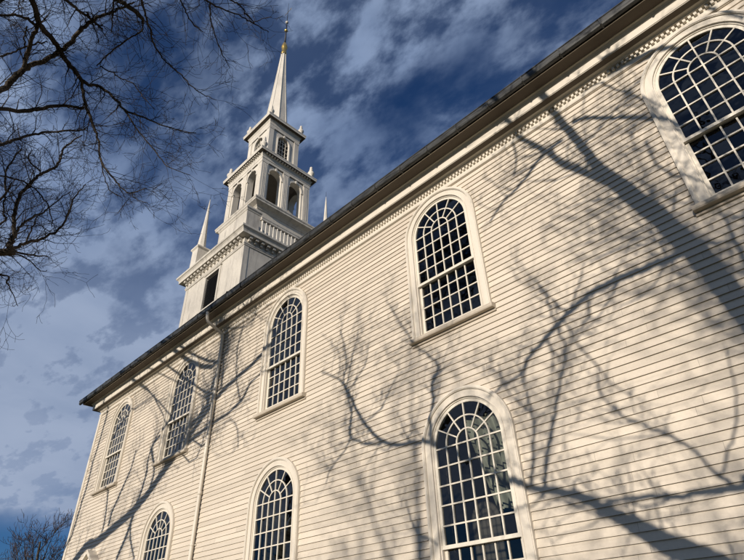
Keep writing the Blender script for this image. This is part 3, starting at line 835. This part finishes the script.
CROWN = {
 'a': [(-5.36,-9.14,15.93,0.066),(-5.98,-8.8,16,0.068),(-6.29,-8.37,16.08,0.064),(-6.52,-8.06,16.05,0.063),(-6.68,-7.71,15.96,0.06),(-6.77,-7.31,15.79,0.054),(-6.71,-7.09,15.72,0.041),(-6.54,-6.83,15.69,0.038),(-6.38,-6.27,15.3,0.034),(-6.34,-6.09,15.11,0.03),(-5.82,-5.47,14.72,0.021),(-5.29,-4.89,14.34,0.016),(-4.85,-4.44,14.16,0.011)],
 'a2': [(-6.34,-6.09,15.11,0.024),(-6.16,-5.53,14.39,0.019),(-5.91,-5.1,13.8,0.017),(-5.66,-4.7,13.24,0.013),(-5.2,-4.2,12.89,0.009)],
 'b': [(-7.49,-8.87,14.56,0.075),(-7.36,-8.76,14.94,0.076),(-7.13,-8.63,15.37,0.07),(-6.94,-8.4,15.68,0.062),(-6.55,-8.13,16.02,0.059),(-6.12,-7.98,16.22,0.055),(-5.75,-7.94,16.32,0.052),(-5.31,-7.83,16.39,0.043),(-4.86,-7.66,16.4,0.038),(-4.39,-7.44,16.36,0.028),(-3.85,-7.22,16.28,0.02)],
 'c': [(-7.13,-8.63,15.37,0.051),(-6.83,-8.73,15.59,0.051),(-6.43,-8.79,15.81,0.05),(-6.08,-8.81,15.95,0.05)],
 'd': [(-5.85,-9.58,15.33,0.029),(-5.84,-9.33,15.61,0.031),(-5.9,-9.1,15.81,0.032),(-6.02,-8.9,15.92,0.035),(-6.04,-8.79,15.98,0.037)],
 'e': [(-5.05,-8.53,16.3,0.037),(-5.17,-8.17,16.37,0.035),(-5.18,-7.88,16.39,0.032),(-5.24,-7.49,16.37,0.026)],
 'f': [(-4.19,-7.66,16.37,0.022),(-4.67,-7.47,16.38,0.019),(-5.13,-7.28,16.34,0.013)],
 'f2': [(-4.16,-7.71,16.37,0.055),(-4.09,-7.26,16.31,0.056),(-4.09,-6.9,16.24,0.05),(-4.2,-6.79,16.22,0.032)],
 'g': [(-6.11,-9.01,15.8,0.02),(-6.41,-8.96,15.7,0.02),(-6.66,-8.86,15.63,0.02),(-6.8,-9.01,15.39,0.022),(-6.9,-9.2,15.09,0.024)],
 'g2': [(-6.67,-8.85,15.62,0.023),(-6.51,-8.65,15.86,0.02),(-6.39,-8.45,16.01,0.015)],
 'h': [(-7.69,-8.67,14.12,0.05),(-7.72,-8.18,14.49,0.054),(-7.63,-7.89,14.8,0.05),(-7.43,-7.48,15.08,0.043),(-7.13,-6.95,15.17,0.032)],
 'i': [(-6.77,-7.31,15.79,0.04),(-6.93,-7.19,15.59,0.041),(-7.08,-6.89,15.18,0.041),(-7.13,-6.53,14.63,0.038),(-7.12,-6.28,14.22,0.029),(-7.15,-6.08,13.7,0.027),(-7.06,-5.78,13.26,0.024),(-6.87,-5.4,12.82,0.018),(-6.69,-5.15,12.62,0.014),(-6.32,-4.93,12.7,0.009)],
 'i2': [(-6.69,-5.15,12.62,0.013),(-6.61,-5,12.44,0.01),(-6.36,-4.74,12.28,0.008)],
 'i3': [(-7.15,-6.08,13.72,0.017),(-7.17,-5.86,13.2,0.014),(-7.13,-5.59,12.76,0.012),(-6.93,-5.28,12.52,0.009)],
 'j': [(-7.87,-8.31,13.15,0.042),(-7.89,-8.11,13.46,0.04),(-7.85,-7.77,13.95,0.033),(-7.74,-7.42,14.26,0.029),(-7.36,-6.78,14.54,0.021),(-7.25,-6.67,14.62,0.017)],
 'k': [(-8.7,-7.24,10.57,0.083),(-8.6,-7.13,10.84,0.072),(-8.52,-7.12,11,0.054),(-8.31,-7.26,11.31,0.046),(-8.17,-7.37,11.67,0.044),(-8.08,-7.41,12.05,0.042),(-8.01,-7.3,12.56,0.038),(-7.96,-7.2,12.85,0.036),(-7.82,-6.94,13.3,0.031),(-7.76,-6.93,13.55,0.029),(-7.71,-6.97,13.81,0.026),(-7.58,-6.87,14.11,0.021),(-7.38,-6.71,14.39,0.016)],
 'l': [(-7.94,-7.22,12.98,0.02),(-7.94,-7.55,13.15,0.02),(-7.92,-7.63,13.4,0.017)],
 'm': [(-7.94,-8,12.25,0.019),(-7.99,-7.74,12.38,0.02),(-8.03,-7.36,12.45,0.019),(-8.06,-6.94,12.27,0.018),(-8.13,-6.64,12.02,0.015),(-8.31,-6.41,11.66,0.011)],
 'n': [(-8.73,-7.22,10.54,0.072),(-8.7,-7.01,10.81,0.049),(-8.63,-6.8,11.07,0.04),(-8.55,-6.52,11.31,0.033),(-8.22,-6.21,11.75,0.026),(-7.99,-6.22,12.11,0.022),(-7.78,-6.24,12.52,0.018),(-7.54,-6.14,12.92,0.012)],
 'o': [(-8.52,-7.08,11.02,0.034),(-8.38,-7.11,11.29,0.03),(-8.28,-6.97,11.61,0.027),(-8.18,-6.77,11.91,0.021),(-8.08,-6.66,12.13,0.016),(-7.79,-6.39,12.66,0.012)],
 'p': [(-8.63,-6.8,11.07,0.022),(-8.38,-6.84,11.45,0.019),(-8.22,-6.84,11.81,0.012)],
 'q': [(-8.73,-7,10.78,0.029),(-8.85,-6.58,10.91,0.025),(-8.85,-6.19,11.05,0.015)],
 'r': [(-8.78,-6.96,10.73,0.017),(-8.94,-6.57,10.82,0.016),(-9.19,-6.14,10.76,0.013),(-9.15,-6.02,10.83,0.009)],
 's': [(-9.17,-7,10.23,0.022),(-9.42,-6.76,10.19,0.018),(-9.72,-6.51,10.1,0.013),(-10.06,-6.22,9.98,0.009)],
 's2': [(-9.77,-6.81,9.79,0.02),(-10.09,-6.49,9.75,0.015),(-10.34,-6.16,9.74,0.012)],
 't': [(-3.56,-7.16,16.22,0.027),(-4,-6.8,16.21,0.025),(-4.2,-6.55,16.16,0.024),(-4.43,-6.37,16.1,0.022),(-4.57,-6.03,15.95,0.02),(-4.55,-5.68,15.76,0.017),(-4.47,-5.35,15.58,0.016),(-4.45,-5.03,15.36,0.015),(-4.32,-4.7,15.17,0.012),(-4.13,-4.34,15.04,0.008)],
 'u': [(-4.2,-6.79,16.22,0.019),(-4.45,-6.72,16.21,0.021),(-4.89,-6.85,16.24,0.021),(-5.51,-7.03,16.23,0.021),(-5.93,-7.12,16.16,0.019),(-6.24,-7.17,16.05,0.016)],
 'v': [(-6.18,-7.1,16.05,0.019),(-6.03,-6.73,15.93,0.018),(-5.94,-6.47,15.8,0.016),(-5.77,-6.18,15.66,0.015),(-5.73,-5.87,15.37,0.013),(-5.6,-5.47,14.97,0.009)],
 'w': [(-2.72,-6.44,15.97,0.019),(-2.98,-6.09,15.97,0.017),(-3.11,-5.81,15.94,0.015),(-3.1,-5.53,15.91,0.01)],
 'x': [(-2.29,-6.1,15.89,0.022),(-2.25,-5.94,15.89,0.022),(-2.17,-5.49,15.92,0.018),(-2.06,-4.98,16.02,0.016),(-2.04,-4.58,16.13,0.014),(-2.05,-4.13,16.27,0.008)],
 'x2': [(-1.85,-5.6,15.9,0.018),(-1.81,-5.24,15.98,0.018),(-1.9,-4.97,16.04,0.017),(-2.03,-4.62,16.12,0.014)],
 'x3': [(-2.01,-4.64,16.12,0.013),(-1.83,-4.51,16.2,0.01),(-1.65,-4.31,16.31,0.006)],
 'x4': [(-2.25,-5.83,15.89,0.018),(-2.67,-5.55,15.92,0.017),(-3.01,-5.16,15.89,0.015),(-3.25,-4.79,15.79,0.013),(-3.4,-4.45,15.67,0.008)],
 'y1': [(-5.07,-8,16.4,0.018),(-5.42,-7.64,16.37,0.016),(-5.7,-7.39,16.29,0.011)],
 'z1': [(-8.04,-7.76,11.62,0.028),(-8.01,-7.76,11.95,0.026),(-7.95,-7.92,12.46,0.022),(-7.94,-7.9,12.99,0.019),(-7.92,-7.84,13.41,0.013)],
 'z2': [(-8.27,-7.52,11.06,0.024),(-8.17,-7.57,11.34,0.021),(-8.04,-7.7,11.8,0.018),(-8,-7.7,12.27,0.015)],
 'z3': [(-11.09,-5.34,6.61,0.015),(-11.15,-5.2,6.68,0.012),(-11.21,-5.1,6.77,0.007)],
}


def smooth_path(P, sub=4):
    """Catmull-Rom through (x,y,z,r)"""
    if len(P) < 3: return P
    out = []
    n = len(P)
    for i in range(n - 1):
        p0 = P[max(i - 1, 0)]; p1 = P[i]; p2 = P[i + 1]; p3 = P[min(i + 2, n - 1)]
        for k in range(sub):
            t = k / sub
            out.append(tuple(.5 * ((2 * p1[j]) + (-p0[j] + p2[j]) * t + (2 * p0[j] - 5 * p1[j] + 4 * p2[j] - p3[j]) * t * t + (-p0[j] + 3 * p1[j] - 3 * p2[j] + p3[j]) * t ** 3) for j in range(4)))
    out.append(P[-1]); return out

def jitter(P, rg, amp):
    return [P[0]] + [(p[0] + rg.gauss(0, amp), p[1] + rg.gauss(0, amp), p[2] + rg.gauss(0, amp), p[3]) for p in P[1:-1]] + [P[-1]]

def grow(mb, p, d, ln, r, lvl, rg, ok=None, up=.10, kids=4, rmin=.0035):
    """one wandering twig and its side twigs"""
    steps = 5 if lvl > 1 else 4
    pts = [tuple(p)]; rad = [r]; q = Vector(p); d = Vector(d).normalized()
    nodes = []
    for i in range(steps):
        d = (d + Vector((rg.gauss(0, .2), rg.gauss(0, .2), rg.gauss(0, .2) + up))).normalized()
        q = q + d * (ln / steps)
        if ok and not ok(q): break
        pts.append(tuple(q)); rr = max(rmin, r * (1 - .8 * (i + 1) / steps)); rad.append(rr)
        nodes.append((Vector(q), Vector(d), rr))
    if len(pts) < 2: return
    mb.tube(pts, rad, 4 if r > .012 else 3, False)
    if lvl > 0:
        for i in range(kids):
            nd = rg.choice(nodes)
            ax = nd[1].orthogonal(); ax.rotate(Matrix.Rotation(rg.uniform(0, 2 * PI), 3, nd[1]))
            dd = (nd[1] * rg.uniform(.6, 1.0) + ax.normalized() * rg.uniform(.5, 1.0))
            grow(mb, nd[0], dd, ln * rg.uniform(.4, .7), max(rmin, nd[2] * .7), lvl - 1, rg, ok, up, max(2, kids - 1), rmin)

def dress(mb, P, rg, spacing, lmin, lmax, lvl, ok=None, up=.1, kids=4, flat=None, rmin=.0035, rfac=.4, rmaxt=.03):
    """side twigs along a limb path"""
    acc = rg.uniform(0, spacing)
    for a, b in zip(P, P[1:]):
        A = Vector(a[:3]); B = Vector(b[:3]); L = (B - A).length
        if L < 1e-6: continue
        t = (B - A) / L
        while acc < L:
            q = A + t * acc; r = a[3]
            ax = t.orthogonal(); ax.rotate(Matrix.Rotation(rg.uniform(0, 2 * PI), 3, t)); ax.normalize()
            if flat: ax = (ax - flat * ax.dot(flat) * .7).normalized()
            d = t * rg.uniform(.4, 1.1) + ax * rg.uniform(.5, 1.1)
            grow(mb, q, d, rg.uniform(lmin, lmax), min(rmaxt, max(rmin, r * rfac)), lvl, rg, ok, up, kids, rmin)
            acc += spacing * rg.uniform(.5, 1.6)
        acc -= L

def limb(P, parent, rg, amp=.0, name='limb'):
    S_ = smooth_path(P, 5)
    if amp: S_ = jitter(S_, rg, amp)
    m = MB(); r = max(q[3] for q in S_)
    m.tube([q[:3] for q in S_], [q[3] for q in S_], 12 if r > .1 else (8 if r > .03 else 5), True, .06, rg)
    m.build(name, M['bark'], parent, True)
    return S_

def path_z(root, top, r0, r1, rg, n=9, bend=.25):
    P = []
    for i in range(n):
        f = i / (n - 1)
        P.append((root[0] + (top[0] - root[0]) * f + rg.gauss(0, bend) * math.sin(PI * f), root[1] + (top[1] - root[1]) * f + rg.gauss(0, bend) * math.sin(PI * f),
                  root[2] + (top[2] - root[2]) * f, r0 + (r1 - r0) * f))
    P[0] = (*P[0][:3], r0 * 1.45); P.insert(1, (P[0][0], P[0][1], P[0][2] + .5, r0 * 1.1))
    return P

# -- tree whose crown fills the upper left of the picture; its low limb shades the far end of the wall
rg = random.Random(21)
ta = thing('bare_tree', (-21.5, -11.6, 0), 'bare grey-barked tree whose twiggy crown fills the upper left sky', 'tree')
tw = MB()
TR = path_z((-21.5, -11.6, -.2), (-16.6, -11.4, 21), .48, .12, rg)
limb(TR, ta, rg, name='trunk')
def on_trunk(TR, z):
    for a, b in zip(TR, TR[1:]):
        if a[2] <= z <= b[2]:
            f = (z - a[2]) / (b[2] - a[2]); return tuple(a[i] + (b[i] - a[i]) * f for i in range(3))
    return TR[-1][:3]
# limbs that enter the view from the left get a continuation back to the trunk
roots = {'b': (17.0, .11), 'h': (16.6, .08), 'j': (16.2, .06), 'd': (17.6, .06), 'a': (18.6, .12), 'f2': (18.2, .09), 'e': (18.0, .06), 't': (19.0, .07),
         'w': (19.4, .05), 'x': (19.2, .06), 'x2': (19.8, .05), 'm': (16.0, .04), 'z1': (16.4, .04), 'z2': (16.1, .04), 'f': (18.4, .04)}
# the lowest visible limbs spring from the long low limb that shades the wall
low_roots = {'k': (-10.1, -10.9, 9.9), 'n': (-10.4, -10.9, 9.75), 's': (-10.8, -11.0, 9.6)}
for k, P in CROWN.items():
    if k in ('z3', 's2'): continue
    P = [(q[0], q[1], q[2], q[3] * 1.05) for q in P]
    rt = roots.get(k)
    if rt:
        q = on_trunk(TR, rt[0]); e = P[0]
        nx_ = Vector(P[1][:3]) - Vector(P[0][:3]); nx_.normalize()
        r1 = P[0][3]
        c1 = Vector(e[:3]) - nx_ * 2.0
        if c1.y > e[1] - .9: c1.y = e[1] - .9
        mid = (Vector(q) + Vector(c1)) / 2 + Vector((rg.uniform(-.3, .3), -.9, rg.uniform(.6, 1.6)))
        P = [(*q, rt[1]), (*mid, (rt[1] + r1) / 2), (*c1, r1 * 1.15)] + P
    if k in low_roots:
        q = low_roots[k]; e = P[0]; P = [(*q, e[3] * 1.25), ((q[0] + e[0]) / 2 - .25, (q[1] + e[1]) / 2 - .2, (q[2] + e[2]) / 2 + .15, e[3] * 1.1)] + P
    S_ = limb(P, ta, rg, .012)
    vis = S_[(10 if rt else 0):]
    r_ = max(q[3] for q in vis)
    dress(tw, vis, rg, .145, .35, 1.3, 2 if k not in ('x', 'x2', 'w', 't') else 1, None, .05, 3, None, .0042, .45, .016)
    if rt: dress(tw, S_[:11], rg, 1.0, .8, 2.0, 2, lambda q: q.y < -9.2, .1, 4, None, .005)
okL = lambda q: q.y < -9.6
for k, P in SHADE_LEFT.items():
    P = [(q[0], q[1], q[2], q[3] * .54) for q in P]
    if k == 'left_big':
        q = on_trunk(TR, 5.5); P = [(*q, .28)] + P
    if k == 'left_post':
        P = [(q[0], q[1], q[2], q[3] * 1.9) for q in P]
        P = [(-19.6, -11.2, 6.6, .09)] + P
    S_ = limb(P, ta, rg, .01)
    dress(tw, S_, rg, .27, .3, 1.3, 2, okL, .12, 4, None, .005, .5, .014)
t_ = tw.build('twigs', M['twig'], ta); t_['kind'] = 'stuff'

# -- big tree behind the camera whose limbs throw the broad shadows on the right half of the wall
rg = random.Random(5)
tb_ = thing('bare_tree', (8.6, -9.9, 0), 'large bare tree right of the camera, its thick limbs shading the clapboard wall', 'tree')
tw = MB()
LM = [(q[0], q[1], q[2], q[3] * .93) for q in SHADE_RIGHT['limb_main']]
e = LM[0]
TR2 = [(8.7, -10.0, -.2, .5), (8.6, -9.95, .4, .38), (8.35, -9.9, 2.4, .32), (8.0, -9.8, 4.4, .26), (7.5, -9.6, 6.2, .20)]
limb(TR2 + LM[:1], tb_, rg, name='trunk')
okR = lambda q: q.y < -9.15 and (q.x > 3 or q.y < -9.8)
for k, P in SHADE_RIGHT.items():
    P = [(q[0], q[1], q[2], q[3] * .93) for q in P]
    if k == 'low': P = [(8.2, -9.85, 3.3, .22), (7.2, -9.6, 4.1, .19)] + P
    if k == 'right_h': P = [(8.15, -9.85, 3.9, .10), (7.5, -9.6, 4.6, .08)] + P
    if k == 'limb_main':
        l = P[-1]; P = P + [(l[0] - .5, l[1] - .3, l[2] + 1.8, .07), (l[0] - .9, l[1] - .2, l[2] + 3.6, .03)]
    if k == 'fork':
        l = P[-1]; P = P + [(l[0] - 1.0, l[1] - .2, l[2] + .9, .035), (l[0] - 1.9, l[1] - .1, l[2] + 2.2, .015)]
    S_ = limb(P, tb_, rg, .008)
    sp_ = .20 if max(q[3] for q in P) < .06 else .34
    dress(tw, S_, rg, sp_, .25, 1.1, 2, okR, .12, 4, None, .0045, .4, .02)
for k in ('right_h', 'right_a', 'right_b', 'right_c', 'low', 'mid', 'limb_main', 'fork', 'rx', 'top_side', 'u5c'):
    P = [tuple(q) for q in SHADE_RIGHT[k]]
    if k == 'low': P = P[:10]
    S_ = smooth_path(P, 3)
    dress(tw, S_, rg, .85, 1.0, 2.3, 3, okR, .10, 3, Vector((.22, -1, .265)).normalized(), .0065, .55, .026)
# extra upper growth to the right, softly shading the wall under the eave
for i in range(9):
    d = rg.uniform(11, 16.5); xw = rg.uniform(2.2, 9.0); zw = rg.uniform(6.2, 12.2)
    tgt = Vector((xw + .22 * d, -d, zw + .265 * d))
    b = Vector((rg.uniform(8.5, 10.5), -d + rg.uniform(-.5, 1), rg.uniform(6, 8.5) + .1 * d))
    P = [(8.1, -9.85, 4.2 + i * .15, .045), (*b, .035), (*(b.lerp(tgt, .55) + Vector((rg.uniform(-.5, .5), 0, rg.uniform(0, .8)))), .024), (*tgt, .008)]
    S_ = limb(P, tb_, rg, .03)
    dress(tw, S_[5:], rg, .22, .5, 1.7, 2, okR, .1, 4, None, .0075, .5, .018)
t_ = tw.build('twigs', M['twig'], tb_); t_['kind'] = 'stuff'

# -- ordinary bare trees
def bare_tree(x, y, h, seed, label, mat='far_twig', dens=1.0, group=None, rmin=.008, spread=.45):
    rg = random.Random(seed)
    t = thing('bare_tree', (x, y, gz(x, y)), label, 'tree', group)
    z = gz(x, y) - .1
    TR = path_z((x, y, z), (x + rg.uniform(-.8, .8), y + rg.uniform(-.8, .8), z + h * .8), h * .022, h * .006, rg, 9, .15)
    m = MB(); S_ = smooth_path(TR, 3); m.tube([q[:3] for q in S_], [q[3] for q in S_], 10, True, .05, rg); m.build('trunk', M['bark'], t, True)
    tw = MB(); lm = MB()
    for i in range(int(16 * dens)):
        f = rg.uniform(.25, .98); q = S_[int(f * (len(S_) - 1))]
        an = rg.uniform(0, 2 * PI); ln_ = h * rg.uniform(.28, spread) * (1.15 - .6 * f)
        d = Vector((math.cos(an), math.sin(an), rg.uniform(.5, 1.3))).normalized()
        P = [tuple(q[:3]) + (q[3] * .6,)]; p = Vector(q[:3])
        for s in range(5):
            d = (d + Vector((rg.gauss(0, .16), rg.gauss(0, .16), rg.gauss(0, .1) + .10))).normalized(); p = p + d * ln_ / 5
            P.append((*p, q[3] * .6 * (1 - .17 * (s + 1))))
        SS = smooth_path(P, 3)
        m = MB(); m.tube([q_[:3] for q_ in SS], [q_[3] for q_ in SS], 6, True); m.build('limb', M['bark'], t, True)
        dress(tw, SS[3:], rg, h * .03 / dens, h * .06, h * .15, 2, None, .16, 4, None, rmin, .45, .04)
    o = tw.build('twigs', M[mat], t); o['kind'] = 'stuff'
    return t

bare_tree(-36.0, 4.3, 10.6, 31, 'bare reddish-brown tree low at the left behind the church corner', 'far_twig', 1.15, None, .010)
bare_tree(12, -23, 13, 41, 'bare tree across the lawn, facing the right end of the wall', 'twig', 1.5, None, .007, .6)
bare_tree(4.5, -27, 14, 42, 'bare tree across the lawn, facing the middle of the wall', 'twig', 1.3, None, .007, .6)
bare_tree(-11.0, -29, 14, 43, 'bare tree across the lawn, facing the far end of the wall', 'twig', 1.0, None, .007, .55)

# --------------------------------------------------------------------------
# light: low winter sun behind the camera's right shoulder
# --------------------------------------------------------------------------
sun_vec = Vector((.22, -1, .265)).normalized()      # towards the sun
elev = math.asin(sun_vec.z)
sl = bpy.data.lights.new('sun', 'SUN'); sl.energy = 4.8; sl.angle = R(.42); sl.color = (1.0, .90, .79)
so = bpy.data.objects.new('sun', sl); COL.objects.link(so)
so.rotation_euler = sun_vec.to_track_quat('Z', 'Y').to_euler(); so.location = (20, -60, 40)

wd = bpy.data.worlds.new('World'); SC.world = wd; wd.use_nodes = True
nt = wd.node_tree; nt.nodes.clear()
out = node(nt, 'ShaderNodeOutputWorld'); bg = node(nt, 'ShaderNodeBackground')
sky = node(nt, 'ShaderNodeTexSky'); sky.sky_type = 'NISHITA'; sky.sun_disc = False
sky.sun_elevation = elev; sky.sun_rotation = math.atan2(sun_vec.x, sun_vec.y)
sky.altitude = 10; sky.air_density = 1.0; sky.dust_density = .1; sky.ozone_density = 6.0
bg.inputs['Strength'].default_value = .051
tc = node(nt, 'ShaderNodeTexCoord'); sep = node(nt, 'ShaderNodeSeparateXYZ')
nt.links.new(tc.outputs['Generated'], sep.inputs[0])
zc = node(nt, 'ShaderNodeMath', operation='MAXIMUM'); zc.inputs[1].default_value = 0.0; nt.links.new(sep.outputs['Z'], zc.inputs[0])
za = node(nt, 'ShaderNodeMath', operation='ADD'); za.inputs[1].default_value = .22; nt.links.new(zc.outputs[0], za.inputs[0])
dx = node(nt, 'ShaderNodeMath', operation='DIVIDE'); dy = node(nt, 'ShaderNodeMath', operation='DIVIDE')
nt.links.new(sep.outputs['X'], dx.inputs[0]); nt.links.new(za.outputs[0], dx.inputs[1])
nt.links.new(sep.outputs['Y'], dy.inputs[0]); nt.links.new(za.outputs[0], dy.inputs[1])
cmb = node(nt, 'ShaderNodeCombineXYZ'); nt.links.new(dx.outputs[0], cmb.inputs[0]); nt.links.new(dy.outputs[0], cmb.inputs[1])
def cloud(scale, vs, rot, off, lo, hi, detail=7, rough=.55, dist=.2):
    mp = node(nt, 'ShaderNodeMapping'); mp.inputs['Scale'].default_value = vs; mp.inputs['Rotation'].default_value = (0, 0, rot); mp.inputs['Location'].default_value = off
    ns = node(nt, 'ShaderNodeTexNoise', Scale=scale, Detail=detail, Roughness=rough, Distortion=dist)
    nt.links.new(cmb.outputs[0], mp.inputs[0]); nt.links.new(mp.outputs[0], ns.inputs['Vector'])
    mr = node(nt, 'ShaderNodeMapRange'); mr.interpolation_type = 'SMOOTHSTEP'
    mr.inputs['From Min'].default_value = lo; mr.inputs['From Max'].default_value = hi
    nt.links.new(ns.outputs['Fac'], mr.inputs[0]); return mr.outputs[0]
c1 = cloud(2.3, (.8, 1.15, 1), R(-12), (5.1, 2.7, 0), .32, .58, 6, .55, .1)
c2 = cloud(8.5, (.75, 1.25, 1), R(-20), (7.3, 2.2, 0), .40, .60, 8, .58, .05)
mm = node(nt, 'ShaderNodeMath', operation='MULTIPLY'); nt.links.new(c1, mm.inputs[0]); nt.links.new(c2, mm.inputs[1])
# thicker veil low in the sky, breaking up again just above the horizon
lowv = node(nt, 'ShaderNodeMapRange'); lowv.interpolation_type = 'SMOOTHSTEP'
lowv.inputs['From Min'].default_value = .78; lowv.inputs['From Max'].default_value = .30
nt.links.new(sep.outputs['Z'], lowv.inputs[0])
hz = node(nt, 'ShaderNodeMapRange'); hz.interpolation_type = 'SMOOTHSTEP'
hz.inputs['From Min'].default_value = .15; hz.inputs['From Max'].default_value = .21
nt.links.new(sep.outputs['Z'], hz.inputs[0])
m2 = node(nt, 'ShaderNodeMath', operation='MULTIPLY_ADD'); nt.links.new(c1, m2.inputs[0]); m2.inputs[1].default_value = .16; nt.links.new(mm.outputs[0], m2.inputs[2])
m4 = node(nt, 'ShaderNodeMath', operation='MULTIPLY_ADD'); nt.links.new(lowv.outputs[0], m4.inputs[0]); m4.inputs[1].default_value = .72; nt.links.new(m2.outputs[0], m4.inputs[2])
m5 = node(nt, 'ShaderNodeMath', operation='MULTIPLY'); nt.links.new(m4.outputs[0], m5.inputs[0]); nt.links.new(hz.outputs[0], m5.inputs[1])
m3 = node(nt, 'ShaderNodeMath', operation='MULTIPLY'); m3.use_clamp = True; nt.links.new(m5.outputs[0], m3.inputs[0]); m3.inputs[1].default_value = .90
c3 = cloud(2.2, (1, 1, 1), R(-15), (1.3, 5.2, 0), .3, .7, 5)
cA = mix(nt, c3, (3.3, 4.7, 7.8), (5.0, 6.5, 9.5))
cB = mix(nt, c3, (4.6, 5.9, 8.6), (6.2, 7.5, 10.2))
cc = mix(nt, lowv.outputs[0], cA, cB)
deep = mix(nt, 1.0, sky.outputs[0], (.70, .94, 1.2), 'MULTIPLY')
fin = mix(nt, m3.outputs[0], deep, cc)
nt.links.new(fin, bg.inputs['Color']); nt.links.new(bg.outputs[0], out.inputs['Surface'])

# --------------------------------------------------------------------------
# camera
# --------------------------------------------------------------------------
cam = bpy.data.cameras.new('camera'); co = bpy.data.objects.new('camera', cam); COL.objects.link(co)
right = Vector((0.70474, 0.70884, -0.02973)); down = Vector((-0.42001, 0.38307, -0.82271)); fwd = Vector((-0.57178, 0.59228, 0.56769))
rm = Matrix((right, -down, -fwd)).transposed()
co.matrix_world = Matrix.Translation((5.81936, -8.44756, 1.71783)) @ rm.to_4x4()
cam.sensor_width = 36; cam.lens = 541.7886 / 744 * 36; cam.clip_start = .05; cam.clip_end = 3000
SC.camera = co
SC.view_settings.view_transform = 'Standard'; SC.view_settings.look = 'None'
SC.view_settings.gamma = 1; SC.view_settings.use_curve_mapping = False
SC.view_settings.exposure = .10
SC.cycles.max_bounces = 6; SC.cycles.transparent_max_bounces = 8
SC.cycles.use_denoising = True
SC.render.film_transparent = False
